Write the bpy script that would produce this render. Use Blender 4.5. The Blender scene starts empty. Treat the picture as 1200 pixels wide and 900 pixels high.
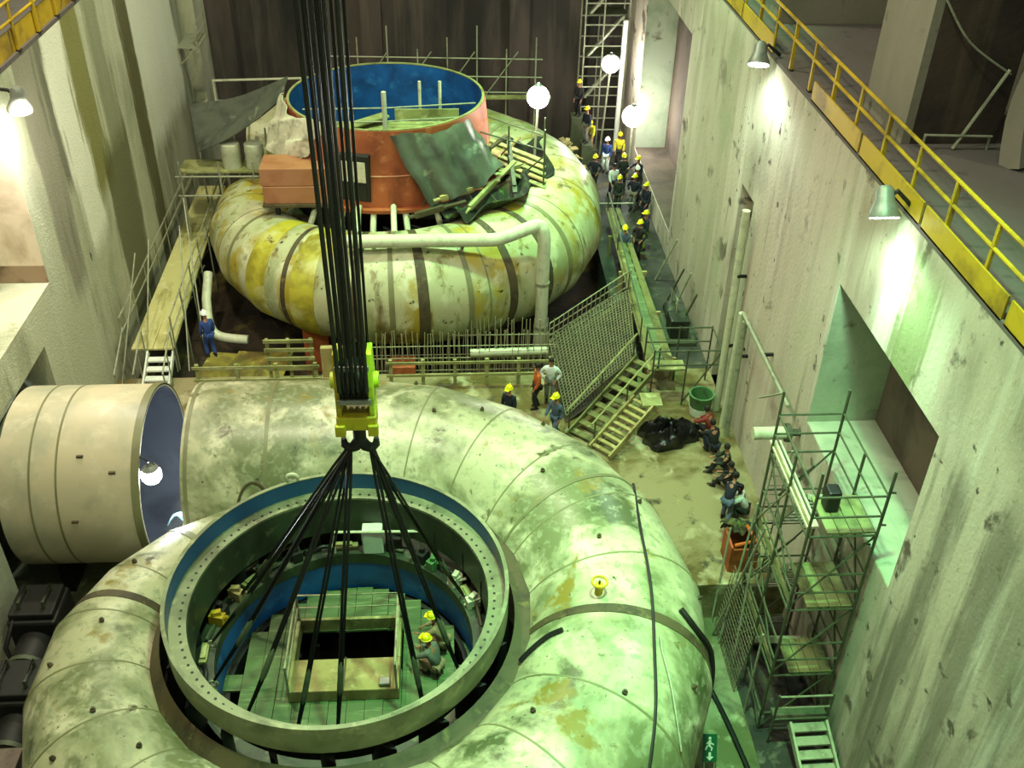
import bpy, bmesh, math, random
from mathutils import Vector as V, Matrix, Euler
random.seed(7)
S = bpy.context.scene
COL = S.collection
PI = math.pi
rad = math.radians

# ------------------------------------------------------------------ camera, world, lights, exposure
def setup_camera():
    p, y, r = rad(35.5), rad(4.1), rad(1.3)
    fwd = V((math.sin(y)*math.cos(p), math.cos(y)*math.cos(p), -math.sin(p)))
    right = V((math.cos(y), -math.sin(y), 0)); up = right.cross(fwd)
    c, s = math.cos(r), math.sin(r)
    R = right*c + up*s; U = up*c - right*s
    cd = bpy.data.cameras.new('camera'); cam = bpy.data.objects.new('camera', cd); COL.objects.link(cam)
    m = Matrix((R, U, -fwd)).transposed().to_4x4(); m.translation = V((0, 0, 18))
    cam.matrix_world = m
    cd.sensor_width = 36; cd.sensor_fit = 'HORIZONTAL'; cd.lens = 36*1177/1200
    cd.clip_start = .1; cd.clip_end = 300
    S.camera = cam
setup_camera()
S.view_settings.view_transform = 'Standard'; S.view_settings.look = 'None'
S.view_settings.gamma = 1; S.view_settings.use_curve_mapping = False
S.view_settings.exposure = 0.34
w = bpy.data.worlds.new('hall_ambient'); S.world = w; w.use_nodes = True
w.node_tree.nodes['Background'].inputs[0].default_value = (.95, 1.0, .76, 1)
w.node_tree.nodes['Background'].inputs[1].default_value = .21

def area_lamp(name, loc, size, power, col, target=None, spread=180):
    l = bpy.data.lights.new(name, 'AREA'); l.shape = 'DISK'; l.size = size; l.energy = power; l.color = col; l.spread = rad(spread)
    o = bpy.data.objects.new(name, l); COL.objects.link(o); o.location = loc
    if target is not None:
        o.rotation_euler = (V(target)-V(loc)).to_track_quat('-Z', 'Y').to_euler()
    return o
def point_lamp(name, loc, power, col, r=.25):
    l = bpy.data.lights.new(name, 'POINT'); l.energy = power; l.color = col; l.shadow_soft_size = r
    o = bpy.data.objects.new(name, l); COL.objects.link(o); o.location = loc; return o
def spot_lamp(name, loc, target, power, col, ang=100, r=.3, blend=.6):
    l = bpy.data.lights.new(name, 'SPOT'); l.energy = power; l.color = col; l.spot_size = rad(ang); l.spot_blend = blend; l.shadow_soft_size = r
    o = bpy.data.objects.new(name, l); COL.objects.link(o); o.location = loc
    o.rotation_euler = (V(target)-V(loc)).to_track_quat('-Z', 'Y').to_euler(); return o
# high-bay lamps of the hall above the pit
for x, y, tx, ty, p, c, sp in ((3.5, 13, 4.0, 13.5, 1000, (.36, 1, .44), 60), (2, 16, 2, 16, 650, (.8, 1, .72), 180), (-7, 19, -6, 19, 2500, (1, .93, .68), 180), (-3, 4, -3, 8, 350, (.85, 1, .66), 180),
                               (4, 32, 3.5, 34, 950, (.36, 1, .44), 60), (-5, 33, -5, 33, 2600, (1, .97, .68), 180), (5, 5, 6, 8, 300, (.9, 1, .74), 180)):
    area_lamp('high_bay_lamp', (x, y, 25), 1.4, p, c, (tx, ty, 0), sp)
# flood lights under the galleries (housings are built further down)
spot_lamp('wall_flood_lamp', (8.2, 26.9, 9.2), (7.2, 25.0, -2), 620, (.74, 1, .84), 160)
spot_lamp('wall_flood_lamp', (8.1, 17.3, 9.2), (7.0, 16.0, -2), 680, (.62, 1, .72), 160)
spot_lamp('wall_flood_lamp', (-10.5, 24.9, 8.8), (-11.4, 27.5, 2), 1100, (1, .93, .84), 160)

# ------------------------------------------------------------------ materials
def nodes(name):
    m = bpy.data.materials.new(name); m.use_nodes = True
    nt = m.node_tree; return m, nt, nt.nodes['Principled BSDF']
def lin(c):
    return tuple(((v/12.92) if v <= .04045 else ((v+.055)/1.055)**2.4) for v in c)
def tex(nt, scale=1.0, detail=6, stretch=(1, 1, 1), dist=0, rough=.6):
    tc = nt.nodes.new('ShaderNodeTexCoord'); mp = nt.nodes.new('ShaderNodeMapping'); n = nt.nodes.new('ShaderNodeTexNoise')
    mp.inputs['Scale'].default_value = stretch
    n.inputs['Scale'].default_value = scale; n.inputs['Detail'].default_value = detail; n.inputs['Distortion'].default_value = dist; n.inputs['Roughness'].default_value = rough
    nt.links.new(tc.outputs['Object'], mp.inputs[0]); nt.links.new(mp.outputs[0], n.inputs['Vector'])
    return n.outputs[0]
def rng(nt, sock, a, b, lo=0, hi=1):
    r = nt.nodes.new('ShaderNodeMapRange'); r.inputs[1].default_value = a; r.inputs[2].default_value = b; r.inputs[3].default_value = lo; r.inputs[4].default_value = hi
    nt.links.new(sock, r.inputs[0]); return r.outputs[0]
def mix(nt, fac, a, b):
    m = nt.nodes.new('ShaderNodeMix'); m.data_type = 'RGBA'
    for i, v in ((6, a), (7, b)):
        if isinstance(v, tuple): m.inputs[i].default_value = (*lin(v), 1)
        else: nt.links.new(v, m.inputs[i])
    if isinstance(fac, float): m.inputs[0].default_value = fac
    else: nt.links.new(fac, m.inputs[0])
    return m.outputs[2]
def math2(nt, op, a, b):
    m = nt.nodes.new('ShaderNodeMath'); m.operation = op
    for i, v in ((0, a), (1, b)):
        if isinstance(v, (int, float)): m.inputs[i].default_value = v
        else: nt.links.new(v, m.inputs[i])
    return m.outputs[0]
def bump(nt, bsdf, sock, strength=.3, dist=.05):
    b = nt.nodes.new('ShaderNodeBump'); b.inputs['Strength'].default_value = strength; b.inputs['Distance'].default_value = dist
    nt.links.new(sock, b.inputs['Height']); nt.links.new(b.outputs[0], bsdf.inputs['Normal'])
def layered(name, base, layers, rough=.7, metal=0, bumpscale=None, bstrength=.3, extra=None):
    """base colour, then (colour, scale, lo, hi, stretch) noise layers mixed over it"""
    m, nt, b = nodes(name); c = base
    for col, sc, lo, hi, st in layers:
        f = rng(nt, tex(nt, sc, 7, st, .3), lo, hi); c = mix(nt, f, c, col)
    if extra: c = extra(nt, c)
    if isinstance(c, tuple): b.inputs['Base Color'].default_value = (*lin(c), 1)
    else: nt.links.new(c, b.inputs['Base Color'])
    b.inputs['Roughness'].default_value = rough; b.inputs['Metallic'].default_value = metal
    if bumpscale: bump(nt, b, tex(nt, bumpscale, 8), bstrength)
    return m
def plain(name, col, rough=.6, metal=0, var=.18, scale=3.0):
    dk = tuple(v*(1-var*2) for v in col); lt = tuple(min(1, v*(1+var*.5)) for v in col)
    return layered(name, col, [(dk, scale, .5, .75, (1, 1, 1)), (lt, scale*2.3, .52, .7, (1, 1, 1))], rough, metal)
def emit(name, col, s):
    m, nt, b = nodes(name); b.inputs['Emission Color'].default_value = (*col, 1); b.inputs['Emission Strength'].default_value = s
    b.inputs['Base Color'].default_value = (*col, 1); return m
U1 = (1, 1, 1); ST = (1, 1, .07)
def band_y(bands):
    """stains that sit on the wall between two y values, ragged by noise"""
    def f(nt, c):
        tc = nt.nodes.new('ShaderNodeTexCoord'); sp = nt.nodes.new('ShaderNodeSeparateXYZ'); nt.links.new(tc.outputs['Object'], sp.inputs[0])
        n = tex(nt, .55, 6, (1, 1, .35), .3); n2 = tex(nt, 3.0, 5, (1, 1, .05), .3)
        wob = math2(nt, 'ADD', math2(nt, 'MULTIPLY', math2(nt, 'SUBTRACT', n, .5), 1.6), math2(nt, 'MULTIPLY', math2(nt, 'SUBTRACT', n2, .5), 1.3))
        yy = math2(nt, 'ADD', sp.outputs[1], wob)
        for y0, y1, z0, z1, col, amt in bands:
            a = rng(nt, yy, y0-.15, y0+.15); bb = rng(nt, yy, y1-.15, y1+.15, 1, 0)
            zz = math2(nt, 'ADD', sp.outputs[2], math2(nt, 'MULTIPLY', wob, .7))
            za = rng(nt, zz, z0-.4, z0+.4); zb = rng(nt, zz, z1-.4, z1+.4, 1, 0)
            fac = math2(nt, 'MULTIPLY', math2(nt, 'MULTIPLY', math2(nt, 'MULTIPLY', a, bb), math2(nt, 'MULTIPLY', za, zb)), amt)
            c = mix(nt, fac, c, col)
        return c
    return f
def blue_back(nt, c):
    tc = nt.nodes.new('ShaderNodeTexCoord'); sp = nt.nodes.new('ShaderNodeSeparateXYZ'); nt.links.new(tc.outputs['Object'], sp.inputs[0])
    n = tex(nt, 1.1, 6); yy = math2(nt, 'ADD', sp.outputs[1], math2(nt, 'MULTIPLY', math2(nt, 'SUBTRACT', n, .5), 4.0))
    yy = math2(nt, 'SUBTRACT', yy, math2(nt, 'MULTIPLY', sp.outputs[0], .25))
    return mix(nt, rng(nt, yy, 15.2, 16.6), c, (.13, .33, .52))
M = {}
M['wall_r'] = layered('streaked_concrete', (.72, .68, .61), [((.58, .55, .48), .35, .48, .64, (1, 1, .5)), ((.78, .76, .70), 1.1, .53, .66, ST), ((.52, .49, .42), 1.6, .57, .70, ST), ((.36, .32, .27), .7, .60, .66, U1), ((.30, .26, .22), 1.9, .63, .68, U1), ((.60, .62, .50), .5, .55, .68, (1, 1, .3)), ((.22, .19, .16), 2.2, .68, .72, U1)], .85, 0, 9, .35,
    band_y([(15.5, 16.8, 5.5, 9, (.46, .54, .32), .8), (16.9, 17.9, 4, 9, (.82, .85, .76), .8), (14.6, 15.4, 6, 9, (.78, .80, .70), .6), (12.7, 13.4, -3, 6.5, (.36, .34, .28), .7), (11.0, 11.6, -3, 7, (.38, .36, .30), .7), (9.4, 9.9, -3, 7, (.40, .38, .32), .6), (18.2, 19.6, 6, 9, (.52, .46, .38), .4), (20.5, 24.0, -3, 9, (.78, .75, .68), .5), (26.6, 28.4, -3, 5, (.62, .66, .54), .6), (30, 36, -3, 9, (.56, .53, .44), .5)]))  # pale streak below the near flood lamp is its light painted on
M['wall_l'] = layered('sprayed_concrete', (.72, .73, .62), [((.54, .56, .45), .4, .46, .66, (1, 1, .5)), ((.76, .78, .68), 1.0, .5, .66, ST), ((.36, .37, .26), 1.5, .6, .75, ST), ((.33, .32, .26), 1.4, .7, .76, U1)], .9, 0, 14, .6,
    band_y([(29.3, 31.0, 2.5, 10, (.92, .93, .85), .95), (31.0, 32.5, 3.5, 10, (.46, .46, .16), .85), (31.9, 34.6, -3, 4.5, (.33, .34, .17), .85), (33.0, 34.6, 4, 10, (.40, .42, .26), .6), (36.4, 37.7, -2, 10, (.31, .30, .12), .9), (37.8, 43.5, 2.5, 10, (.88, .90, .82), .85), (43.6, 47, -3, 10, (.42, .46, .36), .6), (26.9, 28.4, 2, 10, (.42, .39, .34), .6), (28.4, 29.2, 5, 10, (.25, .23, .17), .7)]))
M['wall_b'] = layered('dark_concrete', (.30, .27, .24), [((.20, .19, .17), .4, .42, .62, (1, 1, .4)), ((.38, .35, .31), 1.2, .55, .75, ST), ((.14, .14, .12), .25, .5, .6, (1, 1, .2))], .9, 0, 6, .3)  # dark base stands in for the lack of light at the back
M['niche'] = layered('recess_concrete', (.66, .70, .60), [((.52, .58, .48), .7, .45, .7, U1), ((.40, .38, .32), 1.6, .6, .75, U1)], .85, 0, 8, .3)
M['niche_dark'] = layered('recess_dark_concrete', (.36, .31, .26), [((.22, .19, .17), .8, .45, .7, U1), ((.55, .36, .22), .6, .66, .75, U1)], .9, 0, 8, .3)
M['sand'] = layered('damp_sandy_concrete', (.54, .50, .36), [((.36, .31, .14), .33, .46, .56, U1), ((.68, .65, .52), .9, .56, .68, U1), ((.24, .22, .15), 1.3, .58, .68, U1)], .9, 0, 10, .5)
M['pit'] = layered('muddy_concrete', (.50, .52, .40), [((.34, .36, .22), .5, .42, .62, U1), ((.22, .21, .16), .8, .52, .7, U1), ((.64, .65, .52), 2.2, .6, .75, U1)], .85, 0, 6, .5)
M['dirt'] = layered('dark_mud', (.24, .19, .12), [((.12, .10, .08), .6, .4, .65, U1), ((.45, .40, .14), .45, .56, .68, U1), ((.36, .30, .24), 2.5, .6, .75, U1)], .9, 0, 5, .7)
M['mud'] = layered('wet_dark_concrete', (.22, .22, .19), [((.12, .12, .10), .7, .42, .6, U1), ((.36, .36, .30), 1.6, .56, .68, U1), ((.30, .27, .14), .9, .58, .7, U1)], .75, 0, 6, .4)
M['slab'] = layered('gallery_concrete', (.38, .35, .34), [((.35, .33, .30), .5, .45, .65, U1), ((.22, .2, .18), 1.5, .6, .75, U1)], .9, 0, 6, .3)
M['pier'] = layered('pier_concrete', (.50, .48, .42), [((.46, .45, .38), .7, .45, .65, (1, 1, .4)), ((.34, .32, .27), 1.5, .62, .75, U1)], .9, 0, 6, .3)
M['pier_dark'] = layered('brown_stained_concrete', (.27, .22, .18), [((.18, .15, .13), .6, .42, .65, U1), ((.33, .28, .22), 1.5, .55, .75, ST)], .95, 0, 5, .3)  # shadow on the gallery pier's near side is put into this colour
M['shell'] = layered('weathered_cream_paint', (.68, .67, .54), [((.44, .46, .32), .30, .48, .56, U1), ((.78, .76, .64), .8, .53, .64, U1), ((.31, .34, .22), .42, .57, .64, U1), ((.50, .44, .18), .7, .60, .66, U1), ((.30, .28, .16), 1.6, .62, .69, U1), ((.56, .58, .46), 5, .52, .66, U1), ((.20, .20, .13), 7, .65, .70, U1)], .36, 0, 3, .05)
M['shell2'] = layered('yellow_stained_cream_paint', (.68, .68, .53), [((.52, .55, .36), .5, .46, .60, (1, 1, .6)), ((.62, .55, .17), .55, .50, .60, (1, 1, .35)), ((.78, .78, .64), .9, .54, .66, U1), ((.34, .27, .12), .9, .59, .67, (1, 1, .25)), ((.46, .40, .16), 1.8, .57, .66, (1, 1, .3)), ((.20, .18, .10), 4, .63, .69, U1)], .45, 0, 3, .06)
M['pipe'] = layered('cream_pipe_paint', (.74, .70, .58), [((.62, .62, .52), .5, .45, .65, U1), ((.80, .77, .66), 1.2, .55, .7, U1), ((.52, .52, .44), .35, .55, .7, U1), ((.35, .30, .24), 5, .70, .75, U1)], .45)
M['liner'] = layered('grey_steel_lining', (.34, .36, .40), [((.24, .25, .28), .7, .45, .65, U1)], .5, .2)
M['primer'] = layered('brown_primer', (.30, .26, .16), [((.19, .16, .10), 1.5, .45, .65, U1), ((.40, .36, .20), 3, .56, .7, U1)], .7)
M['primer_l'] = layered('olive_primer', (.46, .46, .32), [((.42, .41, .28), 1.2, .45, .65, U1)], .45)
M['yband'] = layered('yellow_primer', (.68, .65, .20), [((.52, .48, .14), .9, .45, .62, U1), ((.74, .73, .50), .8, .50, .62, U1), ((.36, .30, .12), 2.0, .62, .68, (1, 1, .4))], .45)
M['darkst'] = plain('dark_steel', (.13, .13, .12), .6, .3)
M['black'] = plain('black_rubber', (.05, .055, .05), .5)
M['blue'] = layered('blue_paint', (.08, .34, .62), [((.06, .22, .42), .8, .45, .68, U1), ((.16, .44, .70), 1.8, .56, .7, U1)], .5)
M['bluedk'] = layered('worn_blue_paint', (.10, .28, .50), [((.22, .30, .26), 1.0, .48, .6, U1), ((.34, .38, .28), 2.4, .58, .7, U1)], .5)
M['bluerim'] = layered('worn_blue_and_bare_steel', (.44, .46, .36), [((.30, .33, .27), 1.2, .46, .62, U1)], .5, .1, None, .3, blue_back)
M['steel'] = layered('machined_steel', (.50, .52, .40), [((.36, .38, .28), 1.0, .45, .65, U1), ((.62, .62, .48), 2.2, .55, .7, U1)], .45, .15)
M['greenst'] = layered('grimy_green_steel', (.22, .27, .19), [((.11, .13, .09), .9, .42, .62, (1, 1, .4)), ((.36, .38, .28), 2.4, .60, .70, U1)], .5, .1)
M['boards'] = layered('green_grey_boards', (.36, .44, .27), [((.28, .36, .22), 1.1, .42, .62, (.3, 2, 1)), ((.52, .58, .40), 2.4, .55, .7, (.3, 2, 1))], .75, 0, 6, .3)
M['timber'] = layered('pale_timber', (.62, .57, .36), [((.44, .38, .22), 1.3, .45, .65, (1, 1, .3)), ((.70, .66, .46), 3, .55, .7, U1)], .8)
M['timberg'] = layered('greenish_timber', (.56, .57, .36), [((.40, .40, .22), 1.0, .45, .65, U1), ((.68, .68, .48), 2.2, .55, .7, U1)], .8)
M['ply'] = layered('yellow_wet_plywood', (.50, .45, .16), [((.34, .29, .10), 1.0, .45, .6, U1), ((.62, .60, .32), 1.8, .57, .68, U1)], .7)
M['cream'] = layered('pale_plaster', (.84, .77, .68), [((.72, .64, .54), .8, .5, .66, U1)], .85)  # flood lamp's light on the left recess jamb, put into the colour
M['tan2'] = layered('tan_render', (.60, .50, .40), [((.42, .34, .26), 1.5, .5, .66, U1)], .9)
M['walk'] = layered('pale_wet_planks', (.74, .72, .48), [((.52, .50, .26), .9, .48, .62, (2, .4, 1)), ((.82, .80, .62), 2.2, .56, .7, U1)], .6)  # paler planks stand in for light falling on the walkway
M['moss'] = layered('mossy_timber', (.42, .42, .24), [((.28, .28, .14), 1.2, .45, .6, U1), ((.56, .55, .36), 2.4, .57, .68, U1)], .85)  # timber darkened to offset the strong lamp over the stair and gangway
M['orange'] = layered('orange_primer', (.62, .32, .17), [((.45, .20, .09), .8, .45, .66, (1, 1, .5)), ((.70, .44, .28), 1.8, .56, .7, U1)], .55)
M['tan'] = layered('tan_primer', (.62, .42, .28), [((.56, .34, .20), 1.2, .48, .7, U1)], .6)
M['tarp'] = layered('grey_tarpaulin', (.31, .33, .28), [((.20, .22, .19), .9, .45, .65, U1), ((.48, .50, .42), 1.6, .60, .72, U1)], .5, 0, 2, .5)
M['net'] = layered('dark_green_netting', (.16, .20, .11), [((.07, .08, .05), 1.4, .45, .58, U1), ((.34, .40, .18), 2.2, .56, .66, U1), ((.30, .22, .12), 1.1, .58, .66, U1)], .9, 0, 3, .8)
M['canvas'] = plain('off_white_canvas', (.78, .77, .66), .8)
M['yellow'] = layered('yellow_paint', (.72, .60, .10), [((.52, .42, .08), 1.0, .48, .66, U1), ((.40, .30, .16), 2.5, .64, .72, U1)], .5)
M['lime'] = layered('lime_yellow_paint', (.74, .82, .16), [((.56, .62, .12), 1.6, .48, .66, U1)], .45)
M['gold'] = plain('ochre_paint', (.68, .62, .08), .5)
M['galv'] = plain('galvanised_tube', (.58, .60, .50), .5, .2)
M['galvdk'] = plain('dirty_scaffold_tube', (.30, .33, .24), .6, .2)
M['rebar'] = plain('rusty_rebar', (.42, .40, .30), .7, .2)
M['rebarl'] = plain('pale_rebar', (.60, .60, .46), .7, .1)
M['whitepipe'] = plain('off_white_pipe', (.76, .78, .66), .5, 0, .1)
M['rope'] = plain('wire_rope', (.045, .05, .045), .45, .2)
M['ropel'] = plain('worn_wire_rope', (.16, .17, .15), .45, .4)
M['deck'] = layered('green_deck_plate', (.50, .54, .34), [((.34, .38, .22), 1.5, .45, .6, U1)], .75)
M['white'] = plain('white_paint', (.85, .87, .82), .5, 0, .06)
M['lampgrey'] = plain('lamp_housing_grey', (.52, .53, .50), .45, .3, .1)
M['glow'] = emit('lit_lamp_glass', (1, .97, .9), 22)
M['glowg'] = emit('lit_mercury_glass', (.85, 1, .88), 14)
M['glowb'] = emit('lit_cool_glass', (.86, .95, 1), 30)
M['skin'] = plain('skin', (.62, .43, .33), .6, 0, .05)
M['eye'] = plain('dark_eye', (.08, .05, .04), .3, 0, 0)
M['helmY'] = plain('yellow_plastic', (.88, .84, .08), .35, 0, .04)
M['helmW'] = plain('white_plastic', (.88, .90, .88), .35, 0, .04)
M['hair'] = plain('dark_hair', (.07, .05, .04), .7)
for n, c in dict(navy=(.09, .11, .17), dkgreen=(.12, .17, .13), charcoal=(.10, .10, .10), blue=(.14, .24, .46), slate=(.30, .36, .44), whitecloth=(.82, .86, .84), yellowcloth=(.80, .76, .14), grey=(.40, .42, .38), red=(.48, .16, .13), lime=(.52, .62, .24), boot=(.08, .07, .06), orangecloth=(.75, .36, .12), tanc=(.55, .48, .36)).items():
    M['c_'+n] = plain(n+'_cloth', c, .85, 0, .12, 8)
M['signg'] = plain('sign_green', (.03, .36, .24), .5, 0, .04)
M['bing'] = plain('green_plastic', (.30, .46, .28), .5)
M['plastic'] = layered('black_plastic_sheet', (.05, .05, .06), [((.18, .18, .20), 3, .55, .7, U1)], .25, 0, 2.5, .9)
M['crate'] = layered('rusty_orange_paint', (.62, .30, .10), [((.36, .20, .10), 1.8, .45, .65, U1)], .6)
M['weed'] = plain('green_netting', (.22, .30, .12), .8)

# ------------------------------------------------------------------ mesh builder
class MB:
    def __init__(s): s.v = []; s.f = []
    def add(s, vs, fs):
        o = len(s.v); s.v += [tuple(p) for p in vs]; s.f += [tuple(i+o for i in f) for f in fs]; return s
    def box(s, c, d, rot=None):
        x, y, z = d[0]/2, d[1]/2, d[2]/2
        vs = [V((a*x, b*y, e*z)) for a in (-1, 1) for b in (-1, 1) for e in (-1, 1)]
        if rot is not None:
            R = Euler(rot).to_matrix() if not isinstance(rot, Matrix) else rot
            vs = [R @ p for p in vs]
        return s.add([p+V(c) for p in vs], [(0, 1, 3, 2), (4, 6, 7, 5), (0, 4, 5, 1), (2, 3, 7, 6), (0, 2, 6, 4), (1, 5, 7, 3)])
    def bb(s, a, b):
        return s.box([(p+q)/2 for p, q in zip(a, b)], [abs(q-p) for p, q in zip(a, b)])
    def beam(s, p0, p1, w, h, up=(0, 0, 1)):
        p0, p1 = V(p0), V(p1); d = (p1-p0); L = d.length; d.normalize()
        u = V(up)
        if abs(d.dot(u)) > .98: u = V((0, 1, 0))
        sx = d.cross(u).normalized(); uu = sx.cross(d)
        R = Matrix((d, sx, uu)).transposed()
        return s.box((p0+p1)/2, (L, w, h), R)
    def tube(s, pts, r, n=8, cap=True, radii=None, closed=False):
        pts = [V(p) for p in pts]; rings = []; k = len(pts)
        ref = V((0, 0, 1)); prev = None
        for i, p in enumerate(pts):
            if closed: t = (pts[(i+1) % k]-pts[i-1]).normalized()
            else: t = ((pts[min(i+1, k-1)]-pts[i]).normalized()+(pts[i]-pts[max(i-1, 0)]).normalized()).normalized()
            if prev is None:
                a = t.cross(ref)
                if a.length < .05: a = t.cross(V((1, 0, 0)))
                a.normalize()
            else:
                a = (prev - t*prev.dot(t)).normalized()
            prev = a; b = t.cross(a); rr = radii[i] if radii else r
            rings.append([p+(a*math.cos(2*PI*j/n)+b*math.sin(2*PI*j/n))*rr for j in range(n)])
        vs = [q for R in rings for q in R]; fs = []
        for i in range(k if closed else k-1):
            i2 = (i+1) % k
            for j in range(n): fs.append((i*n+j, i*n+(j+1) % n, i2*n+(j+1) % n, i2*n+j))
        if cap and not closed: fs += [tuple(range(n-1, -1, -1)), tuple((k-1)*n+j for j in range(n))]
        return s.add(vs, fs)
    def lathe(s, prof, c=(0, 0, 0), n=48, closed=False, a0=0, a1=2*PI):
        full = abs(a1-a0-2*PI) < 1e-6; m = n if full else n+1; k = len(prof)
        vs = [(c[0]+r*math.cos(a0+(a1-a0)*i/n), c[1]+r*math.sin(a0+(a1-a0)*i/n), c[2]+z) for i in range(m) for r, z in prof]
        fs = []
        for i in range(n):
            i2 = (i+1) % m
            for j in range(k if closed else k-1):
                j2 = (j+1) % k
                fs.append((i*k+j, i2*k+j, i2*k+j2, i*k+j2))
        return s.add(vs, fs)
    def ball(s, c, r, n=12, m=8):
        rx, ry, rz = (r, r, r) if not isinstance(r, tuple) else r
        vs = [(c[0]+rx*math.sin(PI*j/m)*math.cos(2*PI*i/n), c[1]+ry*math.sin(PI*j/m)*math.sin(2*PI*i/n), c[2]+rz*math.cos(PI*j/m)) for j in range(m+1) for i in range(n)]
        fs = [(j*n+i, (j+1)*n+i, (j+1)*n+(i+1) % n, j*n+(i+1) % n) for j in range(m) for i in range(n)]
        return s.add(vs, fs)
    def poly(s, outline, z0, z1):
        n = len(outline)
        vs = [(x, y, z0) for x, y in outline]+[(x, y, z1) for x, y in outline]
        fs = [tuple(range(n-1, -1, -1)), tuple(range(n, 2*n))]+[(i, (i+1) % n, n+(i+1) % n, n+i) for i in range(n)]
        return s.add(vs, fs)
    def sheet(s, fn, nu, nv, th=.02):
        P = [[V(fn(i/nu, j/nv)) for j in range(nv+1)] for i in range(nu+1)]
        vs = []; fs = []
        for side in (0, 1):
            for i in range(nu+1):
                for j in range(nv+1):
                    a = P[min(i+1, nu)][j]-P[max(i-1, 0)][j]; b = P[i][min(j+1, nv)]-P[i][max(j-1, 0)]
                    nn = a.cross(b)
                    if nn.length > 1e-9: nn.normalize()
                    vs.append(P[i][j]+nn*(th*(side-.5)))
        K = (nu+1)*(nv+1); W = nv+1
        for i in range(nu):
            for j in range(nv):
                q = (i*W+j, (i+1)*W+j, (i+1)*W+j+1, i*W+j+1)
                fs.append(q[::-1]); fs.append(tuple(t+K for t in q))
        edge = [(i*W, (i+1)*W) for i in range(nu)]+[((i+1)*W+nv, i*W+nv) for i in range(nu)]+[(j+1, j) for j in range(nv)]+[(nu*W+j, nu*W+j+1) for j in range(nv)]
        for a, b in edge: fs.append((a, b, b+K, a+K))
        return s.add(vs, fs)
    def mesh(s, name, mat, smooth=40):
        me = bpy.data.meshes.new(name); me.from_pydata(s.v, [], s.f); me.update()
        b = bmesh.new(); b.from_mesh(me); bmesh.ops.remove_doubles(b, verts=b.verts, dist=1e-5); bmesh.ops.recalc_face_normals(b, faces=b.faces); b.to_mesh(me); b.free()
        me.materials.append(mat)
        if smooth:
            me.shade_smooth(); me.set_sharp_from_angle(angle=rad(smooth))
        return me
    def build(s, name, mat, parent=None, smooth=40, bevel=0, kind=None, loc=None, label=None):
        o = bpy.data.objects.new(name, s.mesh(name, mat, smooth)); COL.objects.link(o)
        if parent is not None:
            o.parent = parent
            if loc is None: o.matrix_parent_inverse = Matrix.Translation(-WL(parent))
        if loc is not None: o.location = loc
        if bevel:
            m = o.modifiers.new('bevel', 'BEVEL'); m.width = bevel; m.segments = 2; m.limit_method = 'ANGLE'; m.angle_limit = rad(40)
        if kind: o['kind'] = kind
        if label: o['label'] = label
        return o
def WL(o):
    """world translation of an unrotated parent chain (parents made by thing() sit in world space)"""
    t = V(o.location)
    if o.parent is not None: t = V((0, 0, 0)) if o.type == 'MESH' else t+WL(o.parent)
    return t
def thing(name, label, cat, loc=(0, 0, 0), group=None):
    o = bpy.data.objects.new(name, None); COL.objects.link(o); o.location = loc
    o.empty_display_size = .2
    return tag(o, label, cat, group)
def tag(o, label, cat, group=None, kind=None):
    o['label'] = label; o['category'] = cat
    if group: o['group'] = group
    if kind: o['kind'] = kind
    return o
def copy_tree(o, parent=None):
    c = o.copy(); COL.objects.link(c)
    if parent is not None: c.parent = parent
    for ch in list(o.children): copy_tree(ch, c)
    return c
def smooth_path(pts, n=6):
    out = []; P = [V(p) for p in pts]
    for i in range(len(P)-1):
        p0, p1, p2, p3 = P[max(i-1, 0)], P[i], P[i+1], P[min(i+2, len(P)-1)]
        for k in range(n):
            t = k/n; out.append(.5*((2*p1)+(p2-p0)*t+(2*p0-5*p1+4*p2-p3)*t*t+(3*p1-p0-3*p2+p3)*t**3))
    return out+[P[-1]]
def lerp(a, b, t): return a+(b-a)*t
def mixp(a, b, t): return tuple(lerp(p, q, t) for p, q in zip(a, b))

# ------------------------------------------------------------------ the setting
RW, LW = 9.0, -11.4
def wall_with_holes(sign, X, y0, y1, z0, z1, holes, name, mat):
    """sign +1: wall body lies towards +x. holes: (y0,y1,z0,z1,depth)"""
    T = 3.2
    ys = sorted({y0, y1, *[h[0] for h in holes], *[h[1] for h in holes]}); zs = sorted({z0, z1, *[h[2] for h in holes], *[h[3] for h in holes]})
    mb = MB()
    for i in range(len(ys)-1):
        for j in range(len(zs)-1):
            yc, zc = (ys[i]+ys[i+1])/2, (zs[j]+zs[j+1])/2; d = 0
            for h in holes:
                if h[0] < yc < h[1] and h[2] < zc < h[3]: d = h[4]
            if d >= T: continue
            a, b = X+sign*d, X+sign*T
            mb.bb((min(a, b), ys[i], zs[j]), (max(a, b), ys[i+1], zs[j+1]))
    return mb.build(name, mat, None, 0, kind='structure')
wall_with_holes(1, RW, -4, 51, -5, 9.3, [(14.14, 19.85, 2.45, 6.5, 1.8), (26.9, 28.3, -2, 5.2, .45), (37.0, 46.0, -.9, 7.15, 1.5)], 'wall_right', M['wall_r'])
wall_with_holes(-1, LW, -4, 51, -5, 9.3, [(14, 25.6, 3.55, 8.7, 1.5), (18.85, 24.2, -4.6, 2.3, 3.1), (44.5, 47.5, 1, 9.3, .6)], 'wall_left', M['wall_l'])
MB().bb((-16, 51, -5), (16, 54, 22)).build('wall_back', M['wall_b'], None, 0, kind='structure')
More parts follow.
